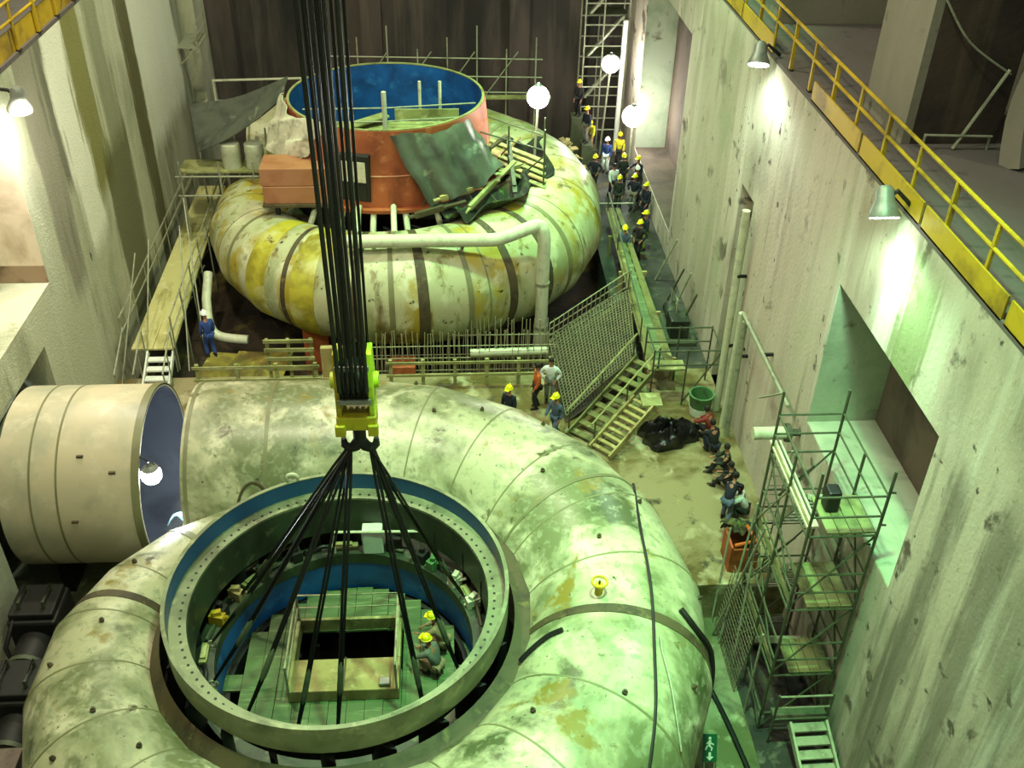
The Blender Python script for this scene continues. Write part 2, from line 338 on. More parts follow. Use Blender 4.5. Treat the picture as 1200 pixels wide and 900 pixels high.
# recess faces: shade painted dark on backs and rear sill, lit faces paler
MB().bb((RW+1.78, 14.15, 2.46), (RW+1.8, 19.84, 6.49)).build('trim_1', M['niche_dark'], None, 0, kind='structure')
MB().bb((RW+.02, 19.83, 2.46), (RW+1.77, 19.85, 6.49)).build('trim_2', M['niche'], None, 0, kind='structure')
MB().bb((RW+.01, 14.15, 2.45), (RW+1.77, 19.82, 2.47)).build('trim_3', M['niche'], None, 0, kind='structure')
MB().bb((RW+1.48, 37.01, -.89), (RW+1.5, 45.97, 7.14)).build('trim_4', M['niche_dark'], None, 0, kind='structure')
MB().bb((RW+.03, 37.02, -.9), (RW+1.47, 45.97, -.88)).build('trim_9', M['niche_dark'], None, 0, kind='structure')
MB().bb((LW-1.49, 25.57, 4.1), (LW-.01, 25.6, 8.69)).build('trim_7', M['cream'], None, 0, kind='structure')
MB().bb((LW-1.49, 25.56, 3.56), (LW-.01, 25.6, 4.1)).build('trim_8', M['tan2'], None, 0, kind='structure')
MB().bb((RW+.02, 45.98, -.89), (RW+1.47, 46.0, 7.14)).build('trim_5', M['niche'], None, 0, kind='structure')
# concrete pilasters on the back wall and back corners
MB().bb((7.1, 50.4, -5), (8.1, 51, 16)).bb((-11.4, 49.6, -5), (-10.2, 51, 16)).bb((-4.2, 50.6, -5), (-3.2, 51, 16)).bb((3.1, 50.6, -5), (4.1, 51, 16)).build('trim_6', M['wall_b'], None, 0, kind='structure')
# floors: middle slab with an arc cut round the front unit, lower pit floors
C1 = (-2.55, 15.12); C2 = (-2.3, 37.0)
arc = [(C1[0]+8.35*math.cos(rad(a)), C1[1]+8.35*math.sin(rad(a))) for a in range(24, 79, 3)]
MB().poly([(9.3, 18.5), (arc[0][0], 18.5)]+arc+[(-.8, 24.3), (-11.4, 24.3), (-11.4, 28.7), (9.3, 28.7), (9.3, 20)], -3.3, -2).build('floor', M['sand'], None, 0, kind='structure')
MB().poly([(6.2, 28.7), (6.2, 36), (6.4, 51), (10.6, 51), (10.6, 28.7)], -3.3, -2.0).build('floor_strip', M['mud'], None, 0, kind='structure')
MB().bb((-15, -6, -5), (9.5, 24.6, -3.3)).build('floor_lower', M['pit'], None, 0, kind='structure')
MB().bb((-12, 28.4, -5), (6.5, 51, -3.2)).build('floor_rear', M['dirt'], None, 0, kind='structure')
MB().poly([(7.15, 11.0), (9.0, 11.0), (9.0, 18.5), (7.15, 18.5)], -3.3, -3.285).build('floor_patch', M['mud'], None, 0, kind='structure')  # darker rectangle of floor at the tower foot
# galleries above the walls
MB().bb((9.0, -4, 9.3), (18, 51, 9.42)).build('floor_gallery', M['slab'], None, 0, kind='structure')
MB().bb((-18, -4, 9.3), (-11.4, 51, 9.42)).build('floor_gallery_left', M['slab'], None, 0, kind='structure')
MB().bb((9.9, 30.4, 9.42), (18, 31.2, 20)).build('wall_gallery', M['pier'], None, 0, kind='structure')
MB().bb((13.6, 22.0, 9.42), (18, 30.4, 20)).build('wall_gallery_side', M['pier'], None, 0, kind='structure')
MB().bb((10.15, 21.0, 9.42), (10.35, 23.4, 20)).build('pier_face', M['pier'], None, 0, kind='structure')
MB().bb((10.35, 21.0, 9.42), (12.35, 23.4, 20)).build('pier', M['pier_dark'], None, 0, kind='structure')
MB().sheet(lambda u, v: (12.0+u*4, 19.6+.25*math.sin(u*9+v*5)+.2*math.sin(v*13), 9.42+v*9), 14, 20, .5).build('wall_rough', M['pier'], None, 40, kind='structure')
MB().bb((-18, 20, 9.42), (-15.5, 51, 16)).build('wall_gallery_left', M['pier_dark'], None, 0, kind='structure')

# ------------------------------------------------------------------ spiral cases
def spiral_a(phi, A): 
    ks = (0, 90, 180, 270, 340)
    for i in range(4):
        if phi <= ks[i+1]:
            return lerp(A[i], A[i+1], max(0, (phi-ks[i]))/(ks[i+1]-ks[i]))
    return A[4]
def spt(c, R0, A, phi, t, off=0):
    a = spiral_a(phi, A); rc = R0+a; s, k = math.sin(rad(phi)), math.cos(rad(phi))
    q = rc+(a+off)*math.cos(t)
    return V((c[0]+s*q, c[1]+k*q, (a+off)*math.sin(t)))
TM = rad(148)
def spl(c, R0, A, phi, t, off=0):
    k = min(19, int(phi//17)); u = phi/17-k      # on the straight can between two mitre joints
    return spt(c, R0, A, 17*k, t, off)*(1-u)+spt(c, R0, A, 17*(k+1), t, off)*u
def spiral_shell(c, R0, A, phis, off=0, nt=44, thick=.05, tm=TM):
    mb = MB(); n = nt+1
    for o in (off, off-thick):
        vs = [spl(c, R0, A, p, -tm+2*tm*j/nt, o) for p in phis for j in range(n)]
        mb.v += [tuple(v) for v in vs]
    K = len(phis)*n
    for i in range(len(phis)-1):
        for j in range(nt):
            q = (i*n+j, i*n+j+1, (i+1)*n+j+1, (i+1)*n+j); mb.f.append(q); mb.f.append(tuple(t+K for t in q[::-1]))
        for j in (0, nt): mb.f.append((i*n+j, (i+1)*n+j, (i+1)*n+j+K, i*n+j+K))
    for i in (0, len(phis)-1):
        for j in range(nt): mb.f.append((i*n+j, i*n+j+1, i*n+j+1+K, i*n+j+K))
    return mb
def seam_ring(c, R0, A, phi, w=1.0, off=.012, th=.05):
    return spiral_shell(c, R0, A, sorted({max(0, phi-w/2), phi+w/2} | {q for q in range(0, 341, 17) if phi-w/2 < q < phi+w/2}), off, 44, th)
A1 = (2.42, 2.2, 1.86, 1.32, .6); R1 = 3.85
A2 = (2.42, 2.28, 2.0, 1.55, .7); R2 = 3.9
def make_spiral(c, R0, A, mat, label, xstart, bands, name='spiral_case'):
    root = thing(name, label, 'turbine casing', (c[0], c[1], -2.6))
    sh = spiral_shell(c, R0, A, list(range(0, 341, 17)))
    sh.build('shell', mat, root, 13)
    # inlet pipe joined to the widest end
    yc = c[1]+R0+A[0]; r = A[0]
    ip = MB(); n = 56
    for x0, x1, rr in ((xstart, c[0]+.05, r),):
        prof = [(x0, rr), (x1, rr), (x1, rr-.06), (x0, rr-.06)]
        vs = [(x, yc+q*math.cos(2*PI*i/n), q*math.sin(2*PI*i/n)) for i in range(n) for x, q in prof]
        fs = [(i*4+j, ((i+1) % n)*4+j, ((i+1) % n)*4+(j+1) % 4, i*4+(j+1) % 4) for i in range(n) for j in range(4)]
        ip.add(vs, fs)
    ip.build('inlet_pipe', mat, root, 40)
    for k, x in enumerate((xstart+.12, xstart+2.1)):
        if x < c[0]-.3:
            MB().tube([(x-.05, yc, 0), (x+.05, yc, 0)], r+.012, 56, False).build('weld_seam', M['primer_l'], root)
    for ph in range(17, 340, 17):
        if not any(abs(ph-b[0]) < 5 for b in bands): seam_ring(c, R0, A, ph, .45, .006, .03).build('weld_seam', M['primer_l'], root)
    for ph, wd, m in bands: seam_ring(c, R0, A, ph, wd, .016, .05).build('paint_band', m, root)
    # stay ring shroud: two brown plates joined by stay vanes
    for sgn in (1, -1):
        mb = MB(); N = 80; prof = []
        for i in range(N+1):
            ph = 340*i/N
            e = spt(c, R0, A, ph, sgn*TM, 0); d = V((math.sin(rad(ph)), math.cos(rad(ph)), 0)); cc = V((c[0], c[1], 0))
            for rr, zz in ((None, None), (R0-.05, sgn*1.15), (R0-.05, sgn*1.05)):
                mb.v.append(tuple(e) if rr is None else tuple(cc+d*rr+V((0, 0, zz))))
        for i in range(N):
            for j in range(2): mb.f.append((i*3+j, (i+1)*3+j, (i+1)*3+j+1, i*3+j+1))
        mb.build('shroud', M['primer'], root)
    # closing wedge behind the small end
    mb = MB(); pz = []
    mb.lathe([(R0-.05, 1.15), (R0+.5, 1.1), (R0+.5, -1.1), (R0-.05, -1.15)], (c[0], c[1], 0), 8, True, rad(90), rad(112)); mb.build('baffle', M['primer'], root)
    for i in range(20):
        an = 2*PI*i/20; d = V((math.cos(an), math.sin(an), 0)); tdir = V((-d.y, d.x, 0))
        p = V((c[0], c[1], 0))+d*(R0-.42)
        vm = MB(); vs = []
        for z in (-1.12, 1.12):
            for u, wv in ((-.32, 0), (-.1, .07), (.2, .06), (.34, 0), (.2, -.06), (-.1, -.07)): vs.append(p+(d*.8+tdir*.6)*u+(tdir*.8-d*.6)*wv+V((0, 0, z)))
        vm.add(vs, [(0, 1, 2, 3, 4, 5), (11, 10, 9, 8, 7, 6)]+[(j, (j+1) % 6, 6+(j+1) % 6, 6+j) for j in range(6)])
        vm.build('stay_vane', M['darkst'], root)
    # concrete-embedded saddles carrying the shell
    for ph in (20, 65, 110, 155, 200, 245, 290):
        a = spiral_a(ph, A); d = V((math.sin(rad(ph)), math.cos(rad(ph)), 0)); q = V((c[0], c[1], 0))+d*(R0+a)
        MB().box((q.x, q.y, (-3.3-a+.1)/2), (.5, .5, abs(-3.3+a)+.1), (0, 0, -rad(ph))).build('support', M['darkst'], root)
    return root
sp1 = make_spiral(C1, R1, A1, M['shell'], 'huge cream steel spiral turbine casing in the foreground, around the open flanged ring', -6.85, [(100, 2.2, M['primer']), (278, 2.4, M['primer']), (62, .9, M['primer_l']), (306, 2.0, M['primer_l'])])
sp2 = make_spiral(C2, R2, A2, M['shell2'], 'cream and yellow stained spiral turbine casing at the rear, below the blue rim', -8.6, [(218, 7, M['yband']), (208, 1.6, M['primer']), (202, 7, M['yband']), (187, 2.4, M['primer']), (178, 1.4, M['primer_l']), (170, 2.8, M['primer']), (158, 1.4, M['primer_l']), (146, 2.4, M['primer']), (134, 2.2, M['primer']), (125, 1.6, M['primer_l']), (232, 1.2, M['primer_l'])])
# lifting lugs dotted over the front casing
for ph, td in ((30, 80), (42, 60), (55, 100), (70, 55), (80, 95), (118, 75), (130, 110), (20, 95), (12, 60), (268, 95), (258, 60), (290, 80), (240, 95), (235, 60), (225, 110), (215, 75), (48, 30), (88, 25), (108, 35)):
    p = spl(C1, R1, A1, ph, rad(td), .0); nrm = (spl(C1, R1, A1, ph, rad(td), 1)-p).normalized()
    MB().tube([p-nrm*.02, p+nrm*.06], .055, 8).tube([p+nrm*.05, p+nrm*.1], .03, 6).build('stud', M['primer'], sp1)
# access hatch outline on the inlet
yc1 = C1[1]+R1+A1[0]
pts = []
for i in range(25):
    a = PI*i/24
    x = -5.05+.42*math.cos(a); z = .55+.75*math.sin(a); ay = math.sqrt(2.43**2-z*z); pts.append((x, yc1-ay, z))
for z in (.2, -.2): pts.append((-5.47, yc1-math.sqrt(2.43**2-z*z), z))
MB().tube(pts, .035, 6).build('hatch_rim', M['primer'], sp1)

# ------------------------------------------------------------------ penstock segment on the left
ps = thing('penstock_pipe', 'short wide cream penstock pipe section with an open end, at the left wall', 'pipe', (-9.6, yc1, -2.4))
def pipe_shell(x0, x1, ro, ri, yc, n=64):
    prof = [(x0, ro), (x1, ro), (x1, ri), (x0, ri)]
    vs = [(x, yc+q*math.cos(2*PI*i/n), q*math.sin(2*PI*i/n)) for i in range(n) for x, q in prof]
    fs = [(i*4+j, ((i+1) % n)*4+j, ((i+1) % n)*4+(j+1) % 4, i*4+(j+1) % 4) for i in range(n) for j in range(4)]
    return MB().add(vs, fs)
pipe_shell(-11.3, -7.85, 2.40, 2.34, yc1).build('shell', M['pipe'], ps)
pipe_shell(-11.25, -7.87, 2.335, 2.31, yc1).build('lining', M['liner'], ps)
pipe_shell(-8.05, -7.85, 2.42, 2.37, yc1).build('end_rim', M['primer_l'], ps)
for x in (-10.55, -9.9): pipe_shell(x, x+.05, 2.412, 2.38, yc1).build('weld_seam', M['primer_l'], ps)
for x, an in ((-9.3, 50), (-8.5, 40), (-9.5, 10)):
    y, z = yc1-2.42*math.cos(rad(an)), 2.42*math.sin(rad(an))
    MB().box((x, y, z), (.16, .06, .05)).build('lug', M['primer'], ps)
for x in (-10.8, -8.4): MB().box((x, yc1, -2.85), (.3, 2.4, .96)).build('support', M['darkst'], ps)
sl = pipe_shell(-14.3, -11.34, 2.28, 2.2, yc1).build('penstock_sleeve', M['greenst'])
tag(sl, 'dark green steel sleeve vanishing into the left wall behind the cream pipe section', 'pipe')
# lamp at the open end
lm = thing('work_lamp', 'bright white lamp hanging at the open end of the left pipe', 'lamp', (-7.5, 19.75, 1.35))
MB().ball((-7.62, 19.7, 1.32), .26).build('bulb', M['glowb'], lm)
MB().lathe([(.06, .3), (.08, .2), (.2, .12), (.21, .1), (.07, .16), (.02, .3)], (-7.62, 19.7, 1.42), 16).build('shade', M['lampgrey'], lm)
MB().tube([(-7.5, 19.75, 1.58), (-7.7, 19.8, 1.72), (-7.86, 19.85, 1.78)], .02, 6).build('cord', M['black'], lm)
point_lamp('work_lamp_light', (-7.35, 19.9, 1.25), 300, (.8, .9, 1), .1)
# blue rag / welding screen by the gap
tag(MB().sheet(lambda u, v: (-7.35+u*.7, 19.75-.5*v+.1*math.sin(u*6), -.1+.25*math.sin(u*4)*v+.1*v), 8, 5, .02).build('plastic_sheet', plain('pale_blue_sheet', (.55, .75, .82), .5)), 'small pale blue plastic sheet under the open end of the left pipe', 'sheet')

# ------------------------------------------------------------------ the flanged ring and what is inside
RC = (-2.53, 15.12)
rg = thing('flanged_ring', 'large round steel ring with bolt holes and worn blue rim, over the front casing', 'ring', (RC[0], RC[1], 1.2))
MB().lathe([(3.63, 2.05), (3.63, 1.35), (3.58, 1.35), (3.58, 2.05)], (RC[0], RC[1], 0), 120, True).build('skirt', M['steel'], rg)
rim = MB().lathe([(3.579, 2.045), (3.579, 1.56), (3.56, 1.56), (3.56, 2.045)], (RC[0], RC[1], 0), 120, True).build('rim_lining', M['bluerim'], rg)
MB().lathe([(3.64, 2.07), (3.555, 2.07), (3.555, 2.045), (3.64, 2.045)], (RC[0], RC[1], 0), 120, True).build('edge_bead', M['steel'], rim)
bfl = MB().lathe([(3.56, 1.6), (3.2, 1.6), (3.2, 1.52), (3.56, 1.52)], (RC[0], RC[1], 0), 120, True).build('bolt_flange', M['steel'], rg)
MB().lathe([(3.24, 1.52), (3.24, .55), (3.18, .55), (3.18, 1.56)], (RC[0], RC[1], 0), 120, True).build('inner_wall', M['greenst'], rg)
hm = MB().tube([(0, 0, 0), (0, 0, .012)], .032, 8).mesh('bolt_hole', M['black'])
for i in range(96):
    a = 2*PI*i/96; o = bpy.data.objects.new('bolt_hole', hm); COL.objects.link(o); o.parent = bfl; o.location = (RC[0]+3.33*math.cos(a), RC[1]+3.33*math.sin(a), 1.594)
for i in range(24):
    a = 2*PI*i/24+.1
    MB().box((RC[0]+3.4*math.cos(a), RC[1]+3.4*math.sin(a), 1.43), (.32, .04, .17), (0, 0, a)).build('rib', M['darkst'], rg)
for a in (112,):
    p = (RC[0]+3.6*math.cos(rad(a)), RC[1]+3.6*math.sin(rad(a)), 2.17)
    MB().tube([(p[0]+.13*math.cos(t*PI/8), p[1], p[2]+.11*math.sin(t*PI/8)) for t in range(16)], .045, 6, closed=True).build('lifting_eye', M['canvas'], rg)
lr = thing('lower_ring', 'deep blue inner ring at the bottom of the flanged opening', 'ring', (RC[0], RC[1], -1.2))
MB().lathe([(2.95, .02), (2.95, -1.15), (2.88, -1.15), (2.88, -.02)], (RC[0], RC[1], 0), 96, True).build('wall', M['blue'], lr)
MB().lathe([(3.3, .06), (2.86, .06), (2.86, -.25), (3.3, -.05)], (RC[0], RC[1], 0), 96, True).build('flange', M['greenst'], lr)
MB().lathe([(3.29, .045), (3.29, -1.15), (3.24, -1.15), (3.24, .04)], (RC[0], RC[1], 0), 96, True).build('outer_wall', M['darkst'], lr)
fl = thing('timber_floor', 'green-grey boarded work floor inside the flanged ring', 'floor boards', (RC[0], RC[1], -1.2))
HX0, HX1, HY0, HY1 = -3.75, -1.4, 15.35, 16.55
for i in range(14):
    x0 = RC[0]-2.85+i*.407; x1 = x0+.395; xm = (x0+x1)/2-RC[0]; h = math.sqrt(max(.05, 2.85**2-max(abs(x0-RC[0]), abs(x1-RC[0]))**2))
    segs = [(-h, h)] if (x1 < HX0 or x0 > HX1) else [(-h, HY0-RC[1]), (HY1-RC[1], h)]
    for a, b in segs:
        if b > a: MB().bb((x0, RC[1]+a, -1.16+.01*(i % 3)), (x1, RC[1]+b, -1.1+.01*(i % 3))).build('board', M['boards'], fl)
MB().lathe([(0.0, -2.6), (2.8, -2.6)], (RC[0], RC[1], 0), 32).build('shaft_base', M['black'], fl)
MB().lathe([(2.82, -1.16), (2.82, -3.29), (2.7, -3.29), (2.7, -1.16)], (RC[0], RC[1], 0), 48, True).build('drum', M['darkst'], fl)
hb = thing('access_hatch', 'pale timber hatch box with dark opening and pipe rail, centre of the ring floor', 'hatch', (-2.58, 15.5, -1.1))
MB().bb((-3.85, 14.5, -1.08), (-1.35, 15.4, -.72)).build('lid', M['timber'], hb, 0, .02); hlid = hb.children[0]
MB().bb((-2.62, 14.48, -.72), (-2.58, 15.42, -.70)).build('lid_joint', M['primer'], hlid, 0)
for a, b in (((-3.85, 15.4, -1.08), (-3.77, 16.65, -.72)), ((-1.43, 15.4, -1.08), (-1.35, 16.65, -.72)), ((-3.85, 16.57, -1.08), (-1.35, 16.65, -.72))): MB().bb(a, b).build('curb', M['timberg'], hb, 0)
MB().bb((-1.8, 14.55, -.7), (-1.55, 14.75, -.6)).build('junction_box', M['lampgrey'], hlid, 0, .02)
for z in (-.3, .12): MB().tube([(-3.8, 14.5, z), (-3.8, 16.6, z), (-1.4, 16.6, z), (-1.4, 14.5, z)], .03, 6).build('rail', M['rebarl'], hb)
for x, y in ((-3.8, 14.5), (-3.8, 16.6), (-1.4, 16.6), (-1.4, 14.5)): MB().tube([(x, y, -.72), (x, y, .14)], .03, 6).build('post', M['rebarl'], hb)
# equipment in the gap at the back of the ring
eq = thing('guide_vane_gear', 'dark and white machinery behind the hook, inside the far side of the ring', 'machinery', (-2.1, 18.1, .1))
MB().bb((-2.3, 17.95, .06), (-1.8, 18.25, .85)).build('cabinet', M['white'], eq, 0, .03)
MB().bb((-1.75, 18.0, .06), (-1.35, 18.3, .5)).build('motor', M['darkst'], eq, 0, .04)
MB().tube([(-3.0, 18.0, .1), (-3.0, 18.0, .8), (-.9, 17.9, .85), (-.9, 17.9, .08)], .04, 6).build('frame', M['whitepipe'], eq)
random.seed(3)
for i, (an, r0, col, nm) in enumerate(((165, 3.05, 'yellow', 'yellow bracket'), (150, 3.05, 'timber', 'pale timber block'), (35, 3.05, 'canvas', 'white rag bundle'), (20, 3.08, 'whitepipe', 'white valve body'), (50, 3.05, 'bing', 'green hose clamp'), (135, 3.05, 'greenst', 'green steel bracket'))):
    p = (RC[0]+r0*math.cos(rad(an)), RC[1]+r0*math.sin(rad(an)), .06)
    b = MB().box((p[0], p[1], .2), (.34, .2, .26), (0, 0, rad(an))).box((p[0], p[1], .38), (.2, .12, .12), (0, 0, rad(an+30))).tube([(p[0]-.2, p[1], .1), (p[0]+.25, p[1]-.05, .3)], .04, 6)
    tag(b.build(nm.replace(' ', '_'), M[col], None, 40), nm + ' on the inner ledge of the flanged ring, ' + ('left side' if an > 140 else 'right side' if an < 60 else 'rear left'), 'fitting')

random.seed(44)
for i in range(16):
    a = (190+i*22.5*.72) % 360 if i > 9 else 95+i*11
    r = 3.08; p = V((RC[0]+r*math.cos(rad(a)), RC[1]+r*math.sin(rad(a)), .07)); tdir = V((-math.sin(rad(a)), math.cos(rad(a)), 0)); L = random.uniform(.25, .5)
    kind = i % 4
    if kind == 0: b = MB().beam(p-tdir*L+V((0, 0, .05)), p+tdir*L+V((0, 0, .09)), .16, .08).beam(p-tdir*L*.6+V((0, 0, .13)), p+tdir*L*.7+V((0, 0, .15)), .12, .06); nm, m = 'timber_offcut', 'timberg'
    elif kind == 1: b = MB().tube(smooth_path([p-tdir*L, p+V((.05, .05, .12)), p+tdir*L*.6, p+tdir*L+V((0, 0, .1))], 5), .05, 8); nm, m = 'hose_piece', 'black'
    elif kind == 2: b = MB().box(p+V((0, 0, .14)), (.3, .24, .28), (0, 0, rad(a))).tube([p+V((0, 0, .28)), p+V((0, 0, .42))], .07, 10); nm, m = 'jack', 'darkst'
    else: b = MB().tube([p-tdir*L+V((0, 0, .05)), p+tdir*L+V((0, 0, .1))], .045, 8).tube([p-tdir*L*.3+V((0, 0, .12)), p+tdir*L*1.1+V((0, 0, .16))], .035, 8); nm, m = 'steel_bar', 'galvdk'
    tag(b.build(nm, M[m], None, 40), dict(timber_offcut='pale timber offcut', hose_piece='short black hose', jack='dark jack', steel_bar='grey steel bars')[nm]+' lying on the inner ledge of the flanged ring', 'clutter', nm.replace('_', ' ')+'s on the ring ledge')
# ------------------------------------------------------------------ crane hook block, ropes, slings
HK = V((-1.85, 15.55, 0))
cb = thing('crane_hook_block', 'yellow crane hook block on a thick bundle of black wire ropes', 'crane hook', (HK.x, HK.y, 6.0))
for sx, mt in ((-.31, 'gold'), (.31, 'lime')):
    pr = [(-.26, 6.05), (.26, 6.05), (.34, 6.5), (.34, 7.1), (.2, 7.75), (-.2, 7.75), (-.34, 7.1), (-.34, 6.5)]
    mb = MB(); vs = [(HK.x+sx+dx, HK.y+a, z) for dx in (-.05, .05) for a, z in pr]
    mb.add(vs, [tuple(range(7, -1, -1)), tuple(range(8, 16))]+[(i, (i+1) % 8, 8+(i+1) % 8, 8+i) for i in range(8)]); ck = mb.build('cheek_plate', M[mt], cb, 0, .015)
    MB().tube([(HK.x+sx-.09*(1 if sx < 0 else -1)*-1, HK.y, 7.05), (HK.x+sx+.14*(1 if sx > 0 else -1), HK.y, 7.05)], .16, 16).build('axle_cap', M['lime'], ck)
    MB().bb((HK.x+sx-.1, HK.y-.42, 6.0), (HK.x+sx+.1, HK.y-.3, 6.25)).build('foot', M['gold'], cb, 0, .02)
MB().bb((HK.x-.38, HK.y-.36, 6.1), (HK.x+.38, HK.y+.1, 6.42)).build('crosshead', M['gold'], cb, 0, .03)
for i in range(5):
    x = HK.x-.22+i*.11
    MB().tube([(x-.04, HK.y, 7.05), (x-.02, HK.y, 7.05), (x+.02, HK.y, 7.05), (x+.04, HK.y, 7.05)], .3, 28, True, [.44, .38, .38, .44]).build('sheave', M['darkst'], cb)
for z in (6.75, 7.5): MB().bb((HK.x-.31, HK.y-.4, z), (HK.x+.31, HK.y-.36, z+.1)).build('spacer_bar', M['lampgrey'], cb, 0)
for i in range(7):
    for j, y in enumerate((-.40, .40)):
        x = HK.x-.25+i*.083; tx = HK.x-.46+i*.135+.05*j+(.03 if i in (2, 5) else 0); ty = HK.y+(-.52 if j == 0 else .46)
        MB().tube([(x, HK.y+y, 7.05), (tx, ty, 30)], .03 if (i+j) % 3 else .045, 6).build('rope', M['rope' if (i*2+j) % 4 else 'ropel'], cb)
# ramshorn hook
MB().tube([(HK.x, HK.y, 6.15), (HK.x, HK.y, 5.55)], .13, 12).build('hook_shank', M['darkst'], cb)
for s in (-1, 1):
    MB().tube([(HK.x, HK.y, 5.62), (HK.x+s*.10, HK.y, 5.46), (HK.x+s*.22, HK.y, 5.40), (HK.x+s*.31, HK.y, 5.5), (HK.x+s*.32, HK.y, 5.66)], .1, 10, True, [.12, .12, .11, .08, .05]).build('hook_horn', M['darkst'], cb)
SL = [(200, 2.9, .08, 'to the left side of the blue ring'), (228, 2.9, .08, 'to the near left of the blue ring'), (243, 2.3, -1.05, 'to the floor left of the timber hatch'), (268, 2.05, -.7, 'straight down past the timber hatch lid'), (318, 2.5, -1.05, 'to the floor beside the two workers'), (335, 2.9, .08, 'to the right side of the blue ring'), (25, 2.95, .08, 'to the far right of the blue ring'), (60, 2.95, .08, 'to the far side of the blue ring'), (150, 2.95, .08, 'to the far left of the blue ring'), (178, 2.95, .08, 'to the left rear of the blue ring')]
for i, (an, r, z, tx) in enumerate(SL):
    e = V((RC[0]+r*math.cos(rad(an)), RC[1]+r*math.sin(rad(an)), z)); s = HK+V((.2 if e.x > HK.x else -.2, (i % 3-1)*.09, 5.42))
    sg = thing('wire_sling', 'black wire sling from the crane hook ' + tx, 'sling', e)
    d = e-s
    for k in (-.018, .018): MB().tube([s+V((k, 0, 0)), s+d*.12+V((k*2.2, 0, 0)), s+d*.8+V((k*1.5, 0, 0)), e+V((0, 0, .12))], .032, 6).build('strand', M['rope'], sg)
    MB().tube([s+d*.70, s+d*.72, s+d*.8, s+d*.82], .05, 8, True, [.03, .065, .065, .03]).build('turnbuckle', M['galvdk'], sg)
    MB().tube([e+V((.09*math.cos(t*PI/6), 0, .07+.09*math.sin(t*PI/6))) for t in range(12)], .025, 6, closed=True).build('shackle', M['galv'], sg)

# ------------------------------------------------------------------ gallery rails
def guard_rail(side, label):
    X = 9.06 if side > 0 else -11.46; y0, y1 = 3.0, 44.0
    g = thing('guard_rail', label, 'railing', (X, (y0+y1)/2, 9.4))
    MB().bb((X-.05, y0, 9.1), (X, y1, 9.38)).build('edge_angle', M['darkst'], g, 0)
    n = 0; y = y0; k = 0
    while y < y1-.1:
        yy = min(y+3.5, y1)
        if not (side > 0 and 23.9 < y < 24.2): MB().bb((X-.06, y+.06, 9.38), (X-.02, yy-.06, 9.86 if side > 0 else 10.0)).build('toe_board', M['yellow'], g, 0)
        y = yy
    for i in range(26):
        y = y0+i*1.65
        if y > y1: break
        big = i % 2 == 0
        MB().bb((X-.005 if big else X, y-.045, 9.42), (X+.085 if big else X+.06, y+.045, 10.68)).build('post', M['yellow'], g, 0, .008); po = g.children[-1]
        MB().bb((X-.005, y-.1, 9.42), (X+.1, y+.1, 9.45)).build('base_plate', M['darkst'], po, 0)
    for z in (10.22, 10.68): MB().tube([(X+.03, y0, z), (X+.03, y1, z)], .04, 8).build('rail', M['yellow'], g)
    return g
guard_rail(1, 'yellow guard rail with toe board along the top of the right wall')
guard_rail(-1, 'yellow guard rail with toe board along the top of the left wall')
t = thing('pipe_brace', 'thin grey pipe brace and rail beside the dark pier on the right gallery', 'pipe', (11.4, 20.6, 9.42))
MB().tube([(10.5, 20.7, 9.75), (12.0, 20.6, 9.75)], .03, 6).build('rail', M['galv'], t)
MB().tube([(11.2, 20.65, 9.45), (12.0, 20.7, 11.2)], .04, 6).build('brace', M['galv'], t)
for x in (10.5, 11.98): MB().tube([(x, 20.65, 9.42), (x, 20.65, 9.75)], .03, 6).build('post', M['galv'], t)
tag(MB().tube(smooth_path([(10.3, 20.9, 12.6), (11.0, 20.8, 11.75), (12.05, 20.7, 11.1)], 6), .025, 6).build('cable', M['galv']), 'slack grey cable hanging across the dark pier on the right gallery', 'cable')
t = thing('bracket_platform', 'small bracket platform with rail high on the left wall near the back corner', 'platform', (-11.0, 44.5, 4.6))
MB().bb((-11.4, 43.6, 4.6), (-10.5, 45.6, 4.66)).build('deck', M['galv'], t, 0)
for y in (43.6, 45.6): MB().tube([(-11.4, y, 3.9), (-10.55, y, 4.6), (-10.55, y, 5.6)], .035, 6).build('bracket', M['galv'], t)
for z in (5.1, 5.58): MB().tube([(-10.55, 43.6, z), (-10.55, 45.6, z)], .03, 6).build('rail', M['galv'], t)
def flood(loc, aim, label, glow):
    t = thing('flood_light', label, 'lamp', loc)
    p = V(loc); d = (V(aim)-p).normalized()
    rs = [(-.34, .10), (-.26, .17), (-.04, .19), (.10, .25), (.24, .31), (.28, .31)]
    MB().tube([p+d*u for u, r in rs], .2, 20, True, [r for u, r in rs]).build('housing', M['lampgrey'], t); hs = t.children[0]
    MB().tube([p+d*.282, p+d*.30], .28, 20).build('lens', glow, hs)
    sg = 1 if loc[0] > 0 else -1
    wx = RW if sg > 0 else LW
    MB().tube([p-d*.1, p+V((sg*.2, 0, .25)), (wx+sg*.12, p.y, 9.47) if sg > 0 else (wx, p.y, p.z+.3)], .05, 8).build('arm', M['darkst'], t)
    return t
flood((8.55, 27.2, 9.5), (8.3, 26.2, 7.6), 'grey flood light under the right gallery, further along the wall', M['glowg'])
flood((8.5, 17.6, 9.6), (8.5, 16.6, 7.7), 'grey flood light under the right gallery, nearer one above the wall recess', M['glowg'])
flood((-10.75, 25.3, 8.95), (-11.2, 25.7, 6), 'pale flood light under the left gallery beam', M['glow'])

